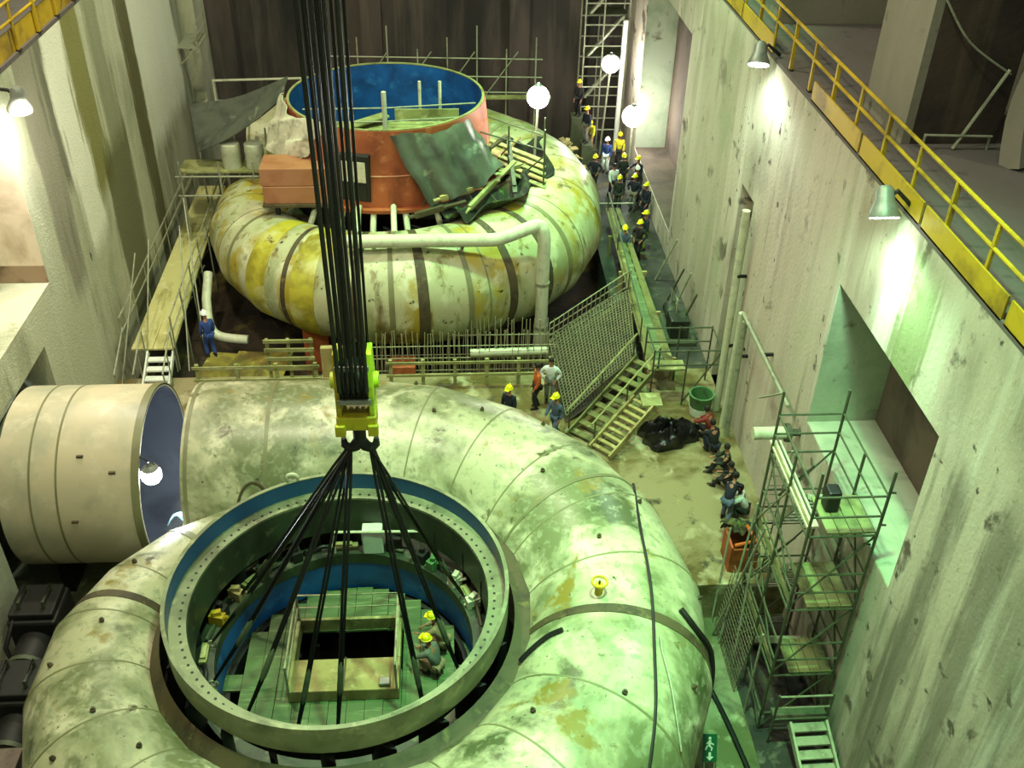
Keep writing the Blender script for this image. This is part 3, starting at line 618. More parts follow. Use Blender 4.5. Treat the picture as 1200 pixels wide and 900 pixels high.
# ------------------------------------------------------------------ rear unit: liner, tarps, platforms
ln = thing('pit_liner', 'round turbine pit liner with blue inside and orange outside on the rear casing', 'turbine liner', (C2[0], C2[1], 2.1))
cz = (C2[0], C2[1], 0)
MB().lathe([(3.64, 4.95), (3.58, 4.95), (3.58, 2.6), (3.64, 2.6)], cz, 96, True).build('inner_wall', M['blue'], ln)
MB().lathe([(4.0, 2.2), (3.69, 4.93), (3.645, 4.93), (3.94, 2.2)], cz, 96, True).build('outer_cone', M['orange'], ln)
MB().lathe([(4.25, 2.22), (3.9, 2.22), (3.9, 2.1), (4.25, 2.1)], cz, 96, True).build('base_flange', M['orange'], ln)
MB().lathe([(3.66, 4.975), (3.57, 4.975), (3.57, 4.93), (3.66, 4.93)], cz, 96, True).build('top_rim', M['timberg'], ln)
MB().lathe([(3.9, 3.36), (3.84, 3.4), (3.84, 3.30)], cz, 96, True).build('stiffener', M['tan'], ln)
for a in range(200, 345, 16):
    d = V((math.cos(rad(a)), math.sin(rad(a)), 0))
    MB().tube([V(cz)+d*4.05+V((0, 0, 2.1)), V(cz)+d*4.75+V((0, 0, 1.0))], .11, 8).build('strut', M['whitepipe'], ln)
# manhole in the cone
a = 255; d = V((math.cos(rad(a)), math.sin(rad(a)), 0)); pc = V(cz)+d*3.86+V((0, 0, 3.3))
MB().box(pc, (.3, 1.1, 1.7), (0, 0, rad(a))).build('manhole_frame', M['darkst'], ln, 0, .02); mhf = [o for o in ln.children if o.name.startswith('manhole_frame')][0]
MB().box(pc+d*.16+V((0, 0, .25)), (.02, .85, .75), (0, 0, rad(a))).build('manhole_cover', M['canvas'], mhf, 0)
MB().box(pc+d*.16+V((0, 0, -.5)), (.02, .85, .55), (0, 0, rad(a))).build('manhole_opening', M['black'], mhf, 0)
# orange box at the left of the liner
ob = thing('steel_box', 'tan and orange steel box beam at the left of the rear liner', 'box', (-5.5, 33.9, 2.0))
MB().bb((-6.65, 33.3, 2.95), (-4.3, 34.6, 3.6)).build('upper_beam', M['tan'], ob, 0, .02)
MB().bb((-6.6, 33.28, 2.28), (-4.3, 34.6, 2.93)).build('lower_beam', M['tan'], ob, 0, .02)
MB().bb((-6.65, 33.2, 2.17), (-4.25, 34.6, 2.27)).build('base_plate', M['primer'], ob, 0)
for x in (-6.3, -5.0): MB().bb((x, 33.6, 1.0), (x+.16, 33.8, 2.17)).build('leg', M['darkst'], ob, 0)
def patch(c00, c10, c11, c01, sag, rip=.1, fr=5):
    c00, c10, c11, c01 = map(V, (c00, c10, c11, c01))
    def f(u, v):
        p = c00*(1-u)*(1-v)+c10*u*(1-v)+c11*u*v+c01*(1-u)*v
        return p+V((0, rip*.4*math.sin(u*fr*2+v*3), -sag*16*u*(1-u)*v*(1-v)*.5-sag*.5*4*u*(1-u)*(1-v)+rip*math.sin(u*fr+v*fr*1.7)*v))
    return f
def polar(c00, c10, c11, c01, rip=.06):
    def f(u, v):
        a, r, z = [c00[k]*(1-u)*(1-v)+c10[k]*u*(1-v)+c11[k]*u*v+c01[k]*(1-u)*v for k in range(3)]
        r += rip*math.sin(u*16+v*3)*(.3+v)+.05*math.sin(u*31); z += rip*math.sin(u*9+v*12)
        return V((C2[0]+r*math.cos(rad(a)), C2[1]+r*math.sin(rad(a)), z))
    return f
tag(MB().sheet(polar((274, 3.86, 4.85), (322, 3.9, 4.85), (324, 5.3, 3.35), (292, 4.45, 2.25), .07), 28, 16, .03).build('tarpaulin', M['tarp']), 'dark grey tarpaulin draped over the right front of the orange liner', 'tarpaulin')
tag(MB().sheet(polar((292, 4.35, 2.2), (385, 4.4, 2.3), (372, 6.2, 2.55), (300, 5.9, 2.35), .22), 40, 14, .04).build('debris_netting', M['net']), 'dark green debris netting over the top of the rear casing, right of the liner', 'netting')  # dark sheet doubles as netting and painted shade among the clutter
tag(MB().sheet(patch((-10.3, 39.7, 3.6), (-6.1, 38.6, 5.1), (-6.2, 37.0, 4.7), (-9.7, 37.6, 2.35), .45, .14, 5), 24, 12, .03).build('tarpaulin', M['tarp']), 'grey-green tarpaulin stretched from the left wall up to the blue liner rim', 'tarpaulin')
tag(MB().sheet(polar((178, 3.8, 4.95), (238, 3.8, 4.95), (222, 4.15, 3.4), (184, 4.6, 3.1), .12), 30, 14, .03).build('canvas_sheet', M['canvas']), 'crumpled off-white canvas hanging on the left edge of the blue liner', 'canvas')
random.seed(31)
for i, (a0, r0, z0, a1, r1, z1, m) in enumerate(((292, 4.6, 2.6, 322, 5.2, 2.9, 'timber'), (300, 5.6, 2.4, 335, 5.2, 3.2, 'timberg'), (330, 4.6, 2.7, 352, 5.8, 2.7, 'timberg'), (345, 4.4, 3.0, 372, 5.2, 2.8, 'timber'), (280, 4.9, 2.25, 305, 5.0, 2.5, 'primer'), (310, 4.3, 3.4, 342, 4.7, 3.9, 'primer'), (322, 5.9, 2.6, 350, 4.6, 3.6, 'galvdk'))):
    p, q = [V((C2[0]+r*math.cos(rad(a)), C2[1]+r*math.sin(rad(a)), z)) for a, r, z in ((a0, r0, z0), (a1, r1, z1))]
    nm = ('nearest the tarpaulin', 'second along the netting', 'below the pole lamp', 'furthest back', 'lying at the liner foot', 'leaning high on the liner', 'thin grey one crossing the others')[i]
    tag(MB().beam(p, q, .16, .07).beam(mixp(p, q, .1), mixp(p, q, .6), .14, .2).build('loose_plank', M[m], None, 0), 'loose timber on the rear casing right of the liner, ' + nm, 'timber', 'loose timbers beside the liner')
# timber platform in the liner
tp = thing('plank_platform', 'pale plank platform with posts spanning the blue liner', 'platform', (-2.2, 36.6, 3.9))
for i in range(4): MB().bb((-5.1+i*.02, 35.4+i*.31, 3.98), (1.0, 35.68+i*.31, 4.05)).build('plank', M['timberg'], tp, 0)
MB().bb((-2.0, 36.62, 4.06), (.4, 36.7, 4.5)).build('upright_board', M['timberg'], tp, 0)
MB().beam((-4.4, 35.3, 4.1), (-2.3, 36.5, 4.35), .5, .06).build('ramp_board', M['timberg'], tp, 0)
for x, y, h in ((-2.3, 35.4, 5.6), (-1.05, 36.8, 5.5), (-.3, 36.8, 5.5)): MB().tube([(x, y, 3.98), (x, y, h)], .09 if x == -2.3 else .06, 8).build('post', M['whitepipe' if x != -1.05 else 'canvas'], tp)
for z in (4.5, 5.0): MB().tube([(-5.2, 35.3, z), (-2.3, 35.4, z), (1.0, 35.9, z)], .03, 6).build('rail', M['galv'], tp)
# timber formwork to the right of the liner
fw = thing('timber_staging', 'tilted staging of pale boards and poles on the right of the rear casing', 'staging', (2.0, 36.0, 2.2))
for i in range(5): MB().beam((.9+.03*i, 36.8-i*.28, 3.5-.14*i), (3.6, 35.8-i*.28, 2.75-.14*i), .26, .05).build('plank', M['timber' if i % 2 else 'timberg'], fw, 0)
MB().beam((1.0, 35.6, 3.5), (2.0, 35.3, 3.2), .5, .04).build('plywood', M['timber'], fw, 0)
for x, y in ((1.0, 35.5), (2.2, 35.2), (3.5, 34.8), (1.2, 36.9), (3.6, 36.0)): MB().tube([(x, y, 1.9 if x < 3 else 1.7), (x, y, 4.4)], .035, 6).build('post', M['galvdk'], fw)
for p, q in (((1.0, 35.5, 4.1), (3.5, 34.8, 3.6)), ((1.2, 36.9, 4.2), (3.6, 36.0, 3.7)), ((1.0, 35.5, 2.0), (2.2, 35.2, 3.6)), ((2.2, 35.2, 2.0), (3.5, 34.8, 3.4)), ((-1.0, 33.0, 2.3), (.9, 35.4, 3.8)), ((.1, 33.8, 3.3), (1.2, 33.0, 1.9)), ((.7, 34.0, 3.2), (2.2, 33.0, 1.8))): MB().tube([p, q], .03, 6).build('brace', M['galvdk'], fw)
# off-white service pipe bent round the rear casing
sv = thing('service_pipe', 'long off-white pipe bent round the front of the rear casing', 'pipe', (3.0, 30.8, -2))
MB().tube([(-3.5, 30.35, 2.28), (1.2, 30.35, 2.28)]+smooth_path([(1.2, 30.35, 2.28), (1.7, 30.42, 2.3), (2.9, 31.0, 2.45), (3.15, 31.0, 2.3), (3.22, 30.95, 1.9)], 5)[1:]+[(3.22, 30.95, -2.6)], .23, 16).build('tube', M['whitepipe'], sv)
for z in (.2, -1.6): MB().tube([(3.22, 30.95, z), (3.22, 30.95, z+.1)], .26, 16).build('coupling', M['galv'], sv)
for x in (-2.6, .4): MB().tube([(x, 30.4, 2.25), (x, 30.7, 1.85)], .06, 6).build('bracket', M['darkst'], sv)
for x, ph, nm in ((-3.2, 190, 'left one'), (-2.0, 178, 'right one')):
    o = MB().tube(smooth_path([(x, 32.9, 2.3), (x+.05, 31.9, 2.75), (x+.1, 30.9, 2.75), (x+.12, 30.45, 2.55)], 5), .1, 10)
    tag(o.build('branch_pipe', M['whitepipe']), 'short off-white branch pipe above the rear service pipe, ' + nm, 'pipe')
tag(MB().tube([(-9.05, 33.5, -.6), (-9.05, 32.6, -1.2)]+smooth_path([(-9.05, 32.6, -1.2), (-8.9, 31.9, -1.9), (-8.5, 31.6, -2.2), (-7.5, 31.5, -2.3)], 5), .17, 12).build('elbow_pipe', M['whitepipe']), 'off-white elbow pipe at the lower left of the rear casing', 'pipe')
tag(MB().tube([(.6, 28.95, -1.35), (3.3, 28.95, -1.3)], .14, 12).build('drain_pipe', M['whitepipe']), 'straight off-white pipe lying on the rebar below the rear casing', 'pipe')

# ------------------------------------------------------------------ rebar, barriers, walkway, stairs
rb = thing('rebar_cage', 'row of upright rebar in front of the rear casing', 'rebar', (.4, 29.4, -3.2))
vm = MB().tube([(0, 0, 0), (.03, .02, 2.75)], .016, 5).mesh('rebar', M['rebarl'])
random.seed(5)
for k in range(2):
    for i in range(42):
        o = bpy.data.objects.new('rebar', vm); COL.objects.link(o); o.parent = rb
        o.location = (-3.1+i*.15+random.uniform(-.03, .03), -.5+k*.8, 0); o.rotation_euler = (random.uniform(-.05, .05), random.uniform(-.05, .05), 0)
for z, y in ((-1.0, 28.88), (-1.5, 28.9), (-1.1, 29.7), (-1.9, 29.7), (-2.0, 28.88)): MB().tube([(-2.8, y, z), (3.6, y, z)], .018, 5).build('rebar', M['rebarl'], rb)
def mat_grid(name, label, c00, c10, c11, c01, nu, nv, r=.017, bow=0, m='rebar'):
    c00, c10, c11, c01 = map(V, (c00, c10, c11, c01))
    f = lambda u, v: c00*(1-u)*(1-v)+c10*u*(1-v)+c11*u*v+c01*(1-u)*v+V((0, 0, bow*4*v*(1-v)))
    t = thing(name, label, 'rebar', (c00+c11)/2)
    for i in range(nu+1): MB().tube([f(i/nu, j/6) for j in range(7)], r, 5).build('rebar', M[m], t)
    for j in range(nv+1): MB().tube([f(k/6, j/nv)+V((0, 0, .03)) for k in range(7)], r, 5).build('rebar', M[m], t)
    return t
mat_grid('rebar_mat', 'dense rebar mat sloping up beside the timber stair', (3.65, 25.9, -1.85), (3.4, 29.6, -1.3), (6.5, 31.8, -.6), (6.2, 28.0, -1.0), 26, 26, .02, .12, 'rebar')
mat_grid('rebar_fence', 'upright rebar mesh curving up to the gangway behind the sloping mat', (3.4, 29.7, -2), (6.7, 32.6, -1.9), (6.7, 32.6, -.2), (3.4, 29.7, -.7), 18, 5, .02, 0, 'rebarl')
# sloped blinding under the mat
tag(MB().add([(3.6, 25.7, -1.99), (6.25, 27.6, -1.3), (6.5, 31.9, -.95), (3.35, 29.8, -1.7), (3.6, 25.7, -2.0), (6.25, 27.6, -2.0), (6.5, 31.9, -2.0), (3.35, 29.8, -2.0)], [(0, 1, 2, 3), (7, 6, 5, 4), (0, 4, 5, 1), (1, 5, 6, 2), (2, 6, 7, 3), (3, 7, 4, 0)]).build('concrete_ramp', M['dirt'], None, 0), 'dark sloping ground under the dense rebar mat', 'slope', kind='structure')
def barrier(x0, x1, y, label, n, top=-.95, m='timberg', name='timber_barrier'):
    t = thing(name, label, 'barrier', ((x0+x1)/2, y, -2))
    for i in range(n):
        x = lerp(x0, x1, i/(n-1)); MB().bb((x-.06, y-.05, -2), (x+.06, y+.05, top+.1)).build('post', M[m], t, 0)
    for z in (top, top-.5): MB().bb((x0-.15, y-.09, z-.05), (x1+.15, y-.05, z+.05)).build('rail', M[m], t, 0)
    return t
barrier(-2.1, 3.3, 28.0, 'pale timber barrier with six posts between the two casings', 6, -1.05)
barrier(-8.5, -4.6, 28.0, 'long low timber rail at the left behind the front inlet pipe', 4, -1.1)
ld = thing('timber_rack', 'pale slatted timber rack standing behind the front inlet pipe', 'rack', (-5.5, 28.5, -2))
for x in (-6.2, -5.5, -4.75): MB().bb((x-.05, 28.45, -2), (x+.05, 28.55, -.35)).build('post', M['timberg'], ld, 0)
for z in (-.4, -.75, -1.1, -1.5): MB().bb((-6.3, 28.38, z-.06), (-4.65, 28.45, z+.06)).build('slat', M['timberg'], ld, 0)
for x, y, h, cc, lb in ((-4.0, 28.5, 1.3, 'timber', 'yellowish plank leaning upright just left of the crane ropes'), (-1.75, 29.0, 1.5, 'orange', 'brown timber block pier under the rear casing right of the crane ropes'), (-4.9, 31.0, 2.0, 'orange', 'pinkish brown pedestal under the left front of the rear casing')):
    zb = -2 if y < 28.7 else -3.2
    tag(MB().bb((x-.45, y-.1 if h < 1.4 else y-.35, zb), (x+.45, y+.1 if h < 1.4 else y+.35, zb+h)).bb((x-.5, y-.15, zb), (x+.5, y+.15, zb+.12)).build('plank_stack' if h < 1.4 else 'pedestal', M[cc], None, 0, .02), lb, 'support')
pw = thing('plywood_deck', 'yellowish plywood sheets on the ground between the left walkway and timber rack', 'deck', (-7, 29.9, -2.6))
for i in range(3): MB().beam((-8.6+i*1.05, 29.0, -2.5+.03*i), (-8.3+i*1.0, 31.0, -2.55+.03*i), 1.0, .05).build('sheet', M['ply'], pw, 0)
for x in (-8.6, -7.4, -6.2): MB().bb((x-.06, 28.95, -3.2), (x+.06, 31.0, -2.62)).build('bearer', M['timber'], pw, 0)
# left walkway with rails and a stair
wk = thing('plank_walkway', 'long pale plank walkway along the left wall with scaffold rails', 'walkway', (-10.1, 34.5, -1.3))
for i in range(4): MB().beam((-10.75+i*.36, 29.2, -1.15), (-10.95+i*.27, 42.2, -1.05), .34, .06).build('plank', M['walk'], wk, 0)
for k, xo in enumerate((-.35, 1.32)):
    for i in range(8):
        y = 29.2+i*1.85; x = -10.75+xo-(.2-.02*0)*i/7*(1 if xo < 0 else 2.0)
        MB().tube([(x, y, -3.2 if i else -2), (x, y, .15)], .03, 6).build('post', M['galv'], wk)
    for z in (.1, -.45): MB().tube([(-10.75+xo, 29.2, z), (-10.75+xo-(.2 if xo < 0 else .4), 42.1, z)], .03, 6).build('rail', M['galv'], wk)
for i in range(5): MB().tube([(-10.9, 30+i*2.4, -3.1), (-9.6, 30.4+i*2.4, -1.2)], .025, 6).build('brace', M['galv'], wk)
stw = thing('step_unit', 'white steel steps at the near end of the left walkway', 'steps', (-9.9, 28.3, -2))
for i in range(4): MB().bb((-10.3, 29.0-i*.34-.3, -1.35-i*.16), (-9.5, 29.0-i*.34-.04, -1.29-i*.16)).build('tread', M['white'], stw, 0)
for x in (-10.35, -9.5): MB().beam((x, 29.1, -1.2), (x, 27.6, -1.95), .06, .2).build('stringer', M['white'], stw, 0)
for x in (-10.4, -9.45, -11.0):
    MB().tube([(x, 29.1, -.2), (x, 27.4, -.95)], .03, 6).build('handrail', M['galv'], stw)
    for y, z in ((29.0, -.25), (28.2, -.6), (27.45, -.93)): MB().tube([(x, y, -2 if y < 28.6 else -1.95), (x, y, z)], .025, 6).build('post', M['galv'], stw)
for i, (dx, dy) in enumerate(((-.5, 0), (.2, .6), (1.5, 1.2), (1.65, 3))):
    tag(MB().tube([(-10.6+dx, 27.9+dy, -2), (-10.2+dx-.35*i, 31+dy, 1.6+.2*i)], .025, 6).build('scaffold_pole', M['galv']), 'thin scaffold pole leaning by the left walkway, ' + ('nearest the wall', 'beside the white steps', 'right of the planks', 'furthest along the planks')[i], 'pole')
# right: gangway, stairs, landing
gw = thing('gangway', 'narrow mossy plank gangway running back beside the rear casing', 'walkway', (7.0, 33.5, -1.3))
for i in range(3): MB().beam((6.65+i*.32, 27.6, -1.0), (6.85+i*.16, 39.4, -.95), .3, .06).build('plank', M['moss' if i != 1 else 'boards'], gw, 0)
for y in (28, 31, 34, 37): MB().bb((6.5, y-.05, -1.16), (7.6, y+.05, -1.04)).build('bearer', M['timber'], gw, 0)
for y in (28, 31, 34, 37):
    for x in (6.58, 7.5): MB().bb((x-.05, y-.05, -2), (x+.05, y+.05, -1.16)).build('leg', M['timber'], gw, 0)
for x in (6.5,): 
    MB().tube([(x, 29, -.1), (x+.25, 39.2, -.1)], .03, 6).build('handrail', M['galvdk'], gw)
    for y in (29, 32.3, 35.6, 39.1): MB().tube([(x+.025*(y-29), y, -1.05), (x+.025*(y-29), y, -.1)], .025, 6).build('post', M['galvdk'], gw)
def stair(name, label, p0, p1, wdt, n, m, rail=True, tw=.24):
    p0, p1 = V(p0), V(p1); d = p1-p0; h = V((d.x, d.y, 0)).normalized(); sd = V((h.y, -h.x, 0))
    t = thing(name, label, 'stairs', p0)
    an = math.atan2(h.y, h.x)
    for i in range(n):
        q = p0+d*((i+.6)/n); MB().box(q, (tw, wdt, .05), (0, 0, an)).build('tread', M[m], t, 0)
    for s in (-1, 1):
        o = sd*(s*(wdt/2+.04)); MB().beam(p0+o, p1+o, .06, .22).build('stringer', M[m], t, 0)
        if rail:
            r = sd*(s*(wdt/2+.1)); MB().tube([p0+r+V((0, 0, .9)), p1+r+V((0, 0, .9))], .035, 6).build('handrail', M['timberg'], t)
            for u in (.05, .5, .97): q = p0+d*u+r; MB().tube([q-V((0, 0, .1)), q+V((0, 0, .9))], .03, 6).build('post', M['galvdk'], t)
    return t
stair('timber_stair', 'upper stair of mossy timber rising to the landing', (3.9, 24.75, -1.95), (6.5, 27.5, -.85), .8, 9, 'moss')
stair('plank_stair', 'lower short stair of pale slats beside the black plastic heap', (4.5, 24.05, -1.9), (6.1, 25.6, -1.1), .7, 9, 'timber', False, .13)
MB().bb((6.0, 25.3, -1.12), (6.65, 26.0, -1.04)).build('landing_board', M['timberg'], [o for o in COL.objects if o.name.startswith('plank_stair')][0], 0)
la = thing('landing_frame', 'scaffold landing between the timber stair and the right wall', 'scaffold', (7.6, 27.6, -2))
MB().bb((6.45, 27.0, -.9), (7.7, 27.55, -.84)).build('deck', M['timberg'], la, 0)
for x in (6.5, 7.6, 8.7):
    for y in (26.6, 28.0): MB().tube([(x, y, -2), (x, y, .2)], .03, 6).build('post', M['galvdk'], la)
for z in (-.4, .15):
    for y in (26.6, 28.0): MB().tube([(6.5, y, z), (8.7, y, z)], .03, 6).build('rail', M['galvdk'], la)
for x in (6.5, 8.7): MB().tube([(x, 26.6, .15), (x, 28.0, .15)], .03, 6).build('rail', M['galvdk'], la)
MB().tube([(7.6, 26.6, -1.9), (8.7, 26.6, .1)], .03, 6).build('brace', M['galvdk'], la)
bn = thing('site_bin', 'green bin with pale lower half by the right wall', 'bin', (8.1, 26.1, -2))
MB().lathe([(.0, 0), (.30, 0), (.40, .75), (.42, .78), (.42, .82), (.36, .82), (.28, .06), (0, .06)], (8.1, 26.1, -2), 20).build('tub', M['bing'], bn)
MB().lathe([(.31, .02), (.36, .35), (.37, .35), (.32, .02)], (8.1, 26.1, -2), 20).build('pale_band', M['white'], bn)
random.seed(11)
mb = MB()
def heap(u, v):
    a = 2*PI*u; r = math.sin(v*PI/2)
    k = 1+.16*math.sin(3*a+1)+.1*math.sin(7*a+v*9)
    return (6.75+.88*r*k*math.cos(a), 24.75+.55*r*k*math.sin(a), -2+.62*max(0, math.cos(v*PI/2))**.6*(1+.25*math.sin(5*a+v*11)+.12*math.sin(13*a)))
tag(MB().sheet(heap, 40, 14, .02).build('plastic_heap', M['plastic']), 'heap under shiny black plastic sheet on the sandy floor', 'heap')
ob = thing('tool_cart', 'rusty orange open crate with green netting by the right wall', 'crate', (7.75, 19.3, -2))
for s in (-1, 1):
    MB().bb((7.75+s*.36-.03, 18.95, -2), (7.75+s*.36+.03, 19.75, -1.1)).build('side_panel', M['crate'], ob, 0)
    MB().bb((7.42, 19.35+s*.4-.03, -2), (8.08, 19.35+s*.4+.03, -1.15)).build('end_panel', M['crate'], ob, 0)
MB().tube([(7.45, 19.0, -1.05), (8.05, 19.1, -1.0), (7.95, 19.7, -1.0)], .05, 6).build('handle', M['c_orangecloth'], ob)
MB().sheet(lambda u, v: (7.4+.75*u+.08*math.sin(v*9), 19.45+.95*v+.07*math.sin(u*11), -1.02-1.0*max(0, v-.35)**1.2+.16*math.sin(u*7+1)*math.sin(v*8)+.05*math.sin(u*23+v*17)), 18, 18, .03).build('netting', M['net'], ob)

# ------------------------------------------------------------------ right wall pipes
def wall_pipe(pts, r, label, m='whitepipe', br=()):
    t = thing('wall_pipe', label, 'pipe', pts[-1])
    MB().tube(pts, r, 12).build('tube', M[m], t)
    for p in br: MB().box(p, (.3, .08, .08)).build('bracket', M['darkst'], t, 0)
wall_pipe([(8.72, 26.6, 5.1), (8.72, 26.3, -2)], .12, 'tall pale pipe running up the right wall to the slot', 'whitepipe', ((8.86, 26.4, 3), (8.86, 26.35, .5)))
wall_pipe([(8.72, 25.4, 2.3), (8.72, 25.4, -2)], .10, 'shorter pale pipe beside the tall one on the right wall', 'whitepipe', ((8.86, 25.4, 1),))
wall_pipe([(8.72, 25.0, 2.25), (8.72, 24.9, -2)], .09, 'short grey pipe nearest the crouching workers on the right wall', 'galv', ((8.86, 25, 1),))
wall_pipe([(8.72, 25.3, 2.35), (8.7, 20.5, 2.45)], .055, 'thin level pipe on the right wall running to the scaffold tower', 'galv', ((8.86, 23, 2.4),))
t = thing('stub_pipe', 'short fat pale green pipe stub beside the scaffold tower top', 'pipe', (8.4, 20.2, 1.9))
MB().tube([(7.75, 20.1, 1.9), (8.62, 20.1, 1.9)], .17, 14).build('tube', M['whitepipe'], t)
MB().tube([(8.6, 20.1, 1.9), (8.72, 20.1, 1.9)], .25, 14).build('flange', M['galvdk'], t)
MB().tube([(8.7, 20.1, 1.9), (9.0, 20.1, 1.9)], .1, 10).build('neck', M['galvdk'], t)

# ------------------------------------------------------------------ scaffold tower on the right
sc = thing('scaffold_tower', 'tall scaffold stair tower with green decks against the right wall', 'scaffold', (8.1, 16.2, -3.3))
X0, X1, Y0, Y1 = 7.35, 8.85, 14.9, 17.7
for x in (X0, X1):
    for y in (Y0, (Y0+Y1)/2, Y1):
        MB().tube([(x, y, -3.3), (x, y, 5.0 if y != (Y0+Y1)/2 else 4.3)], .035, 8).build('post', M['galvdk'], sc)
        MB().bb((x-.09, y-.09, -3.3), (x+.09, y+.09, -3.27)).build('base_plate', M['darkst'], sc, 0)
LV = (-1.2, 1.05, 3.3)
for z in LV+(-2.6,):
    for dz in ((0, .55, 1.1) if z > -2 else (0,)):
        for x in (X0, X1): MB().tube([(x, Y0, z+dz-.06), (x, Y1, z+dz-.06)], .026, 6).build('ledger', M['galvdk'], sc)
        for y in (Y0, Y1): MB().tube([(X0, y, z+dz-.06), (X1, y, z+dz-.06)], .026, 6).build('transom', M['galvdk'], sc)
for i, z in enumerate(LV):
    a, b = ((Y0, Y0+1.0), (Y0, Y0+1.35), (Y0, Y0+1.15))[i]
    for k in range(4): MB().bb((X0+.42+k*.26, a, z), (X0+.42+k*.26+.24, b, z+.05)).build('deck_plank', M['deck'], sc, 0)
    MB().bb((X0+.02, Y0, z+.02), (X0+.06, Y1, z+.2)).build('toe_board', M['timberg' if i == 2 else 'deck'], sc, 0)
for (y0, z0), (y1, z1) in (((16.1, 3.3), (17.6, 1.1)), ((16.2, 1.05), (17.6, -1.1)), ((15.9, -1.2), (17.6, -3.2))):
    for x in (7.75, 8.45): MB().beam((x, y0, z0), (x, y1, z1), .05, .14).build('stringer', M['galv'], sc, 0)
    for k in range(8):
        u = (k+.5)/8; MB().bb((7.78, lerp(y0, y1, u)-.1, lerp(z0, z1, u)-.02), (8.42, lerp(y0, y1, u)+.1, lerp(z0, z1, u)+.02)).build('tread', M['galv'], sc, 0)
    MB().tube([(7.72, y0, z0+.9), (7.72, y1, z1+.9)], .025, 6).build('handrail', M['galvdk'], sc)
for z in (-3.2, -1.1, 1.15): 
    MB().tube([(X0, Y0, z), (X0, Y1, z+2.1)], .024, 6).build('brace', M['galvdk'], sc)
    MB().tube([(X0, Y0, z), (X1, Y0, z+2.1)], .024, 6).build('brace', M['galvdk'], sc)
for z0, z1 in ((-3.2, -1.15), (-1.1, 1.1), (1.15, 3.3)):
    MB().tube([(X1, Y0, z0), (X1, (Y0+Y1)/2, z1)], .024, 6).build('brace', M['galvdk'], sc); MB().tube([(X0, Y1, z0), (X0, (Y0+Y1)/2, z1)], .024, 6).build('brace', M['galv'], sc)
    MB().tube([(X0, Y1, z0), (X1, Y1, z1)], .024, 6).build('brace', M['galvdk'], sc)
ldr = MB()
for x in (7.42, 7.78): ldr.tube([(x, 17.9, -3.2), (x, 17.55, 3.4)], .022, 6)
for i in range(22): ldr.tube([(7.42, lerp(17.9, 17.55, i/22), -3.1+i*.3), (7.78, lerp(17.9, 17.55, i/22), -3.1+i*.3)], .014, 5)
ldr.build('ladder', M['galv'], sc)
MB().tube([(X0, Y1, 4.95), (X0+.3, Y1+2.2, 3.2)], .026, 6).build('raker', M['galv'], sc)
MB().beam((X0+.12, Y0+.1, 3.42), (X0+.12, Y1+.2, 3.42), .26, .06).build('long_plank', M['canvas'], sc, 0)
MB().bb((7.9, 15.5, 3.36), (8.2, 15.85, 3.9)).build('canister', M['black'], sc, 0, .05)
for y, z in ((14.95, 4.4), (14.95, 3.5), (15.3, 2.6)): MB().tube([(X1, y, z), (9.0, y-.02, z)], .025, 6).build('wall_tie', M['galvdk'], sc)
for i, (a, b, nm) in enumerate((((7.0, 17.6, -3.3), (7.5, 18.2, 1.2), 'leftmost'), ((7.1, 16.6, -3.3), (7.25, 17.2, .6), 'middle'), ((7.15, 15.4, -3.3), (7.2, 15.5, -.5), 'nearest'), ((6.9, 17.9, -3.3), (7.28, 16.9, 1.6), 'tallest'), ((6.95, 18.3, -3.3), (7.2, 18.9, -.3), 'farthest'))):
    tag(MB().tube([a, b], .03, 6).build('scaffold_pole', M['galv']), nm + ' loose scaffold pole leaning at the foot of the stair tower', 'pole')
mat_grid('mesh_panel', 'grey wire mesh panel leaning at the left foot of the stair tower', (7.02, 16.0, -3.25), (7.02, 18.2, -3.25), (7.24, 18.2, -1.0), (7.24, 16.0, -1.0), 14, 14, .01, 0, 'rebar')
stair('steel_stair', 'grey steel stair at the bottom edge below the scaffold tower', (8.35, 12.0, -3.25), (8.3, 14.4, -2.4), .8, 8, 'galv', False)
pl = thing('access_platform', 'dark low platform with rails in front of the steel stair', 'platform', (8.0, 14.7, -3.3))
MB().bb((7.5, 14.45, -2.42), (8.8, 14.8, -2.34)).build('deck', M['galvdk'], pl, 0)
for x in (7.5, 8.8): MB().tube([(x, 14.5, -3.3), (x, 14.5, -1.5)], .03, 6).build('post', M['galvdk'], pl)
for z in (-1.55, -1.95): MB().tube([(7.5, 14.5, z), (8.8, 14.5, z)], .025, 6).build('rail', M['galv'], pl)
# exit sign on the casing flank
sg = thing('exit_sign', 'small green emergency exit sign with white figure and arrow, bottom right', 'sign', (5.85, 13.95, -3.3))
def sgn(mb, u0, v0, u1, v1, k):  # rectangle on the tilted board
    return mb
SO = V((5.72, 13.75, -3.3)); su = V((1, -.05, 0)).normalized(); svv = V((0, .45, .9)).normalized(); sn = su.cross(svv)
def onb(u, v, o=0): return SO+su*u+svv*v+sn*o
def brd(u0, v0, u1, v1, o0, o1): 
    return MB().add([onb(u, v, o) for o in (o0, o1) for u, v in ((u0, v0), (u1, v0), (u1, v1), (u0, v1))], [(3, 2, 1, 0), (4, 5, 6, 7), (0, 1, 5, 4), (1, 2, 6, 5), (2, 3, 7, 6), (3, 0, 4, 7)])
sgb = brd(0, .3, .34, 1.0, 0, .02).build('board', M['signg'], sg, 0)
for u in (.05, .29): MB().tube([onb(u, 0, -.02), onb(u, .95, -.02)], .015, 6).build('leg', M['galv'], sg)
fg = MB()
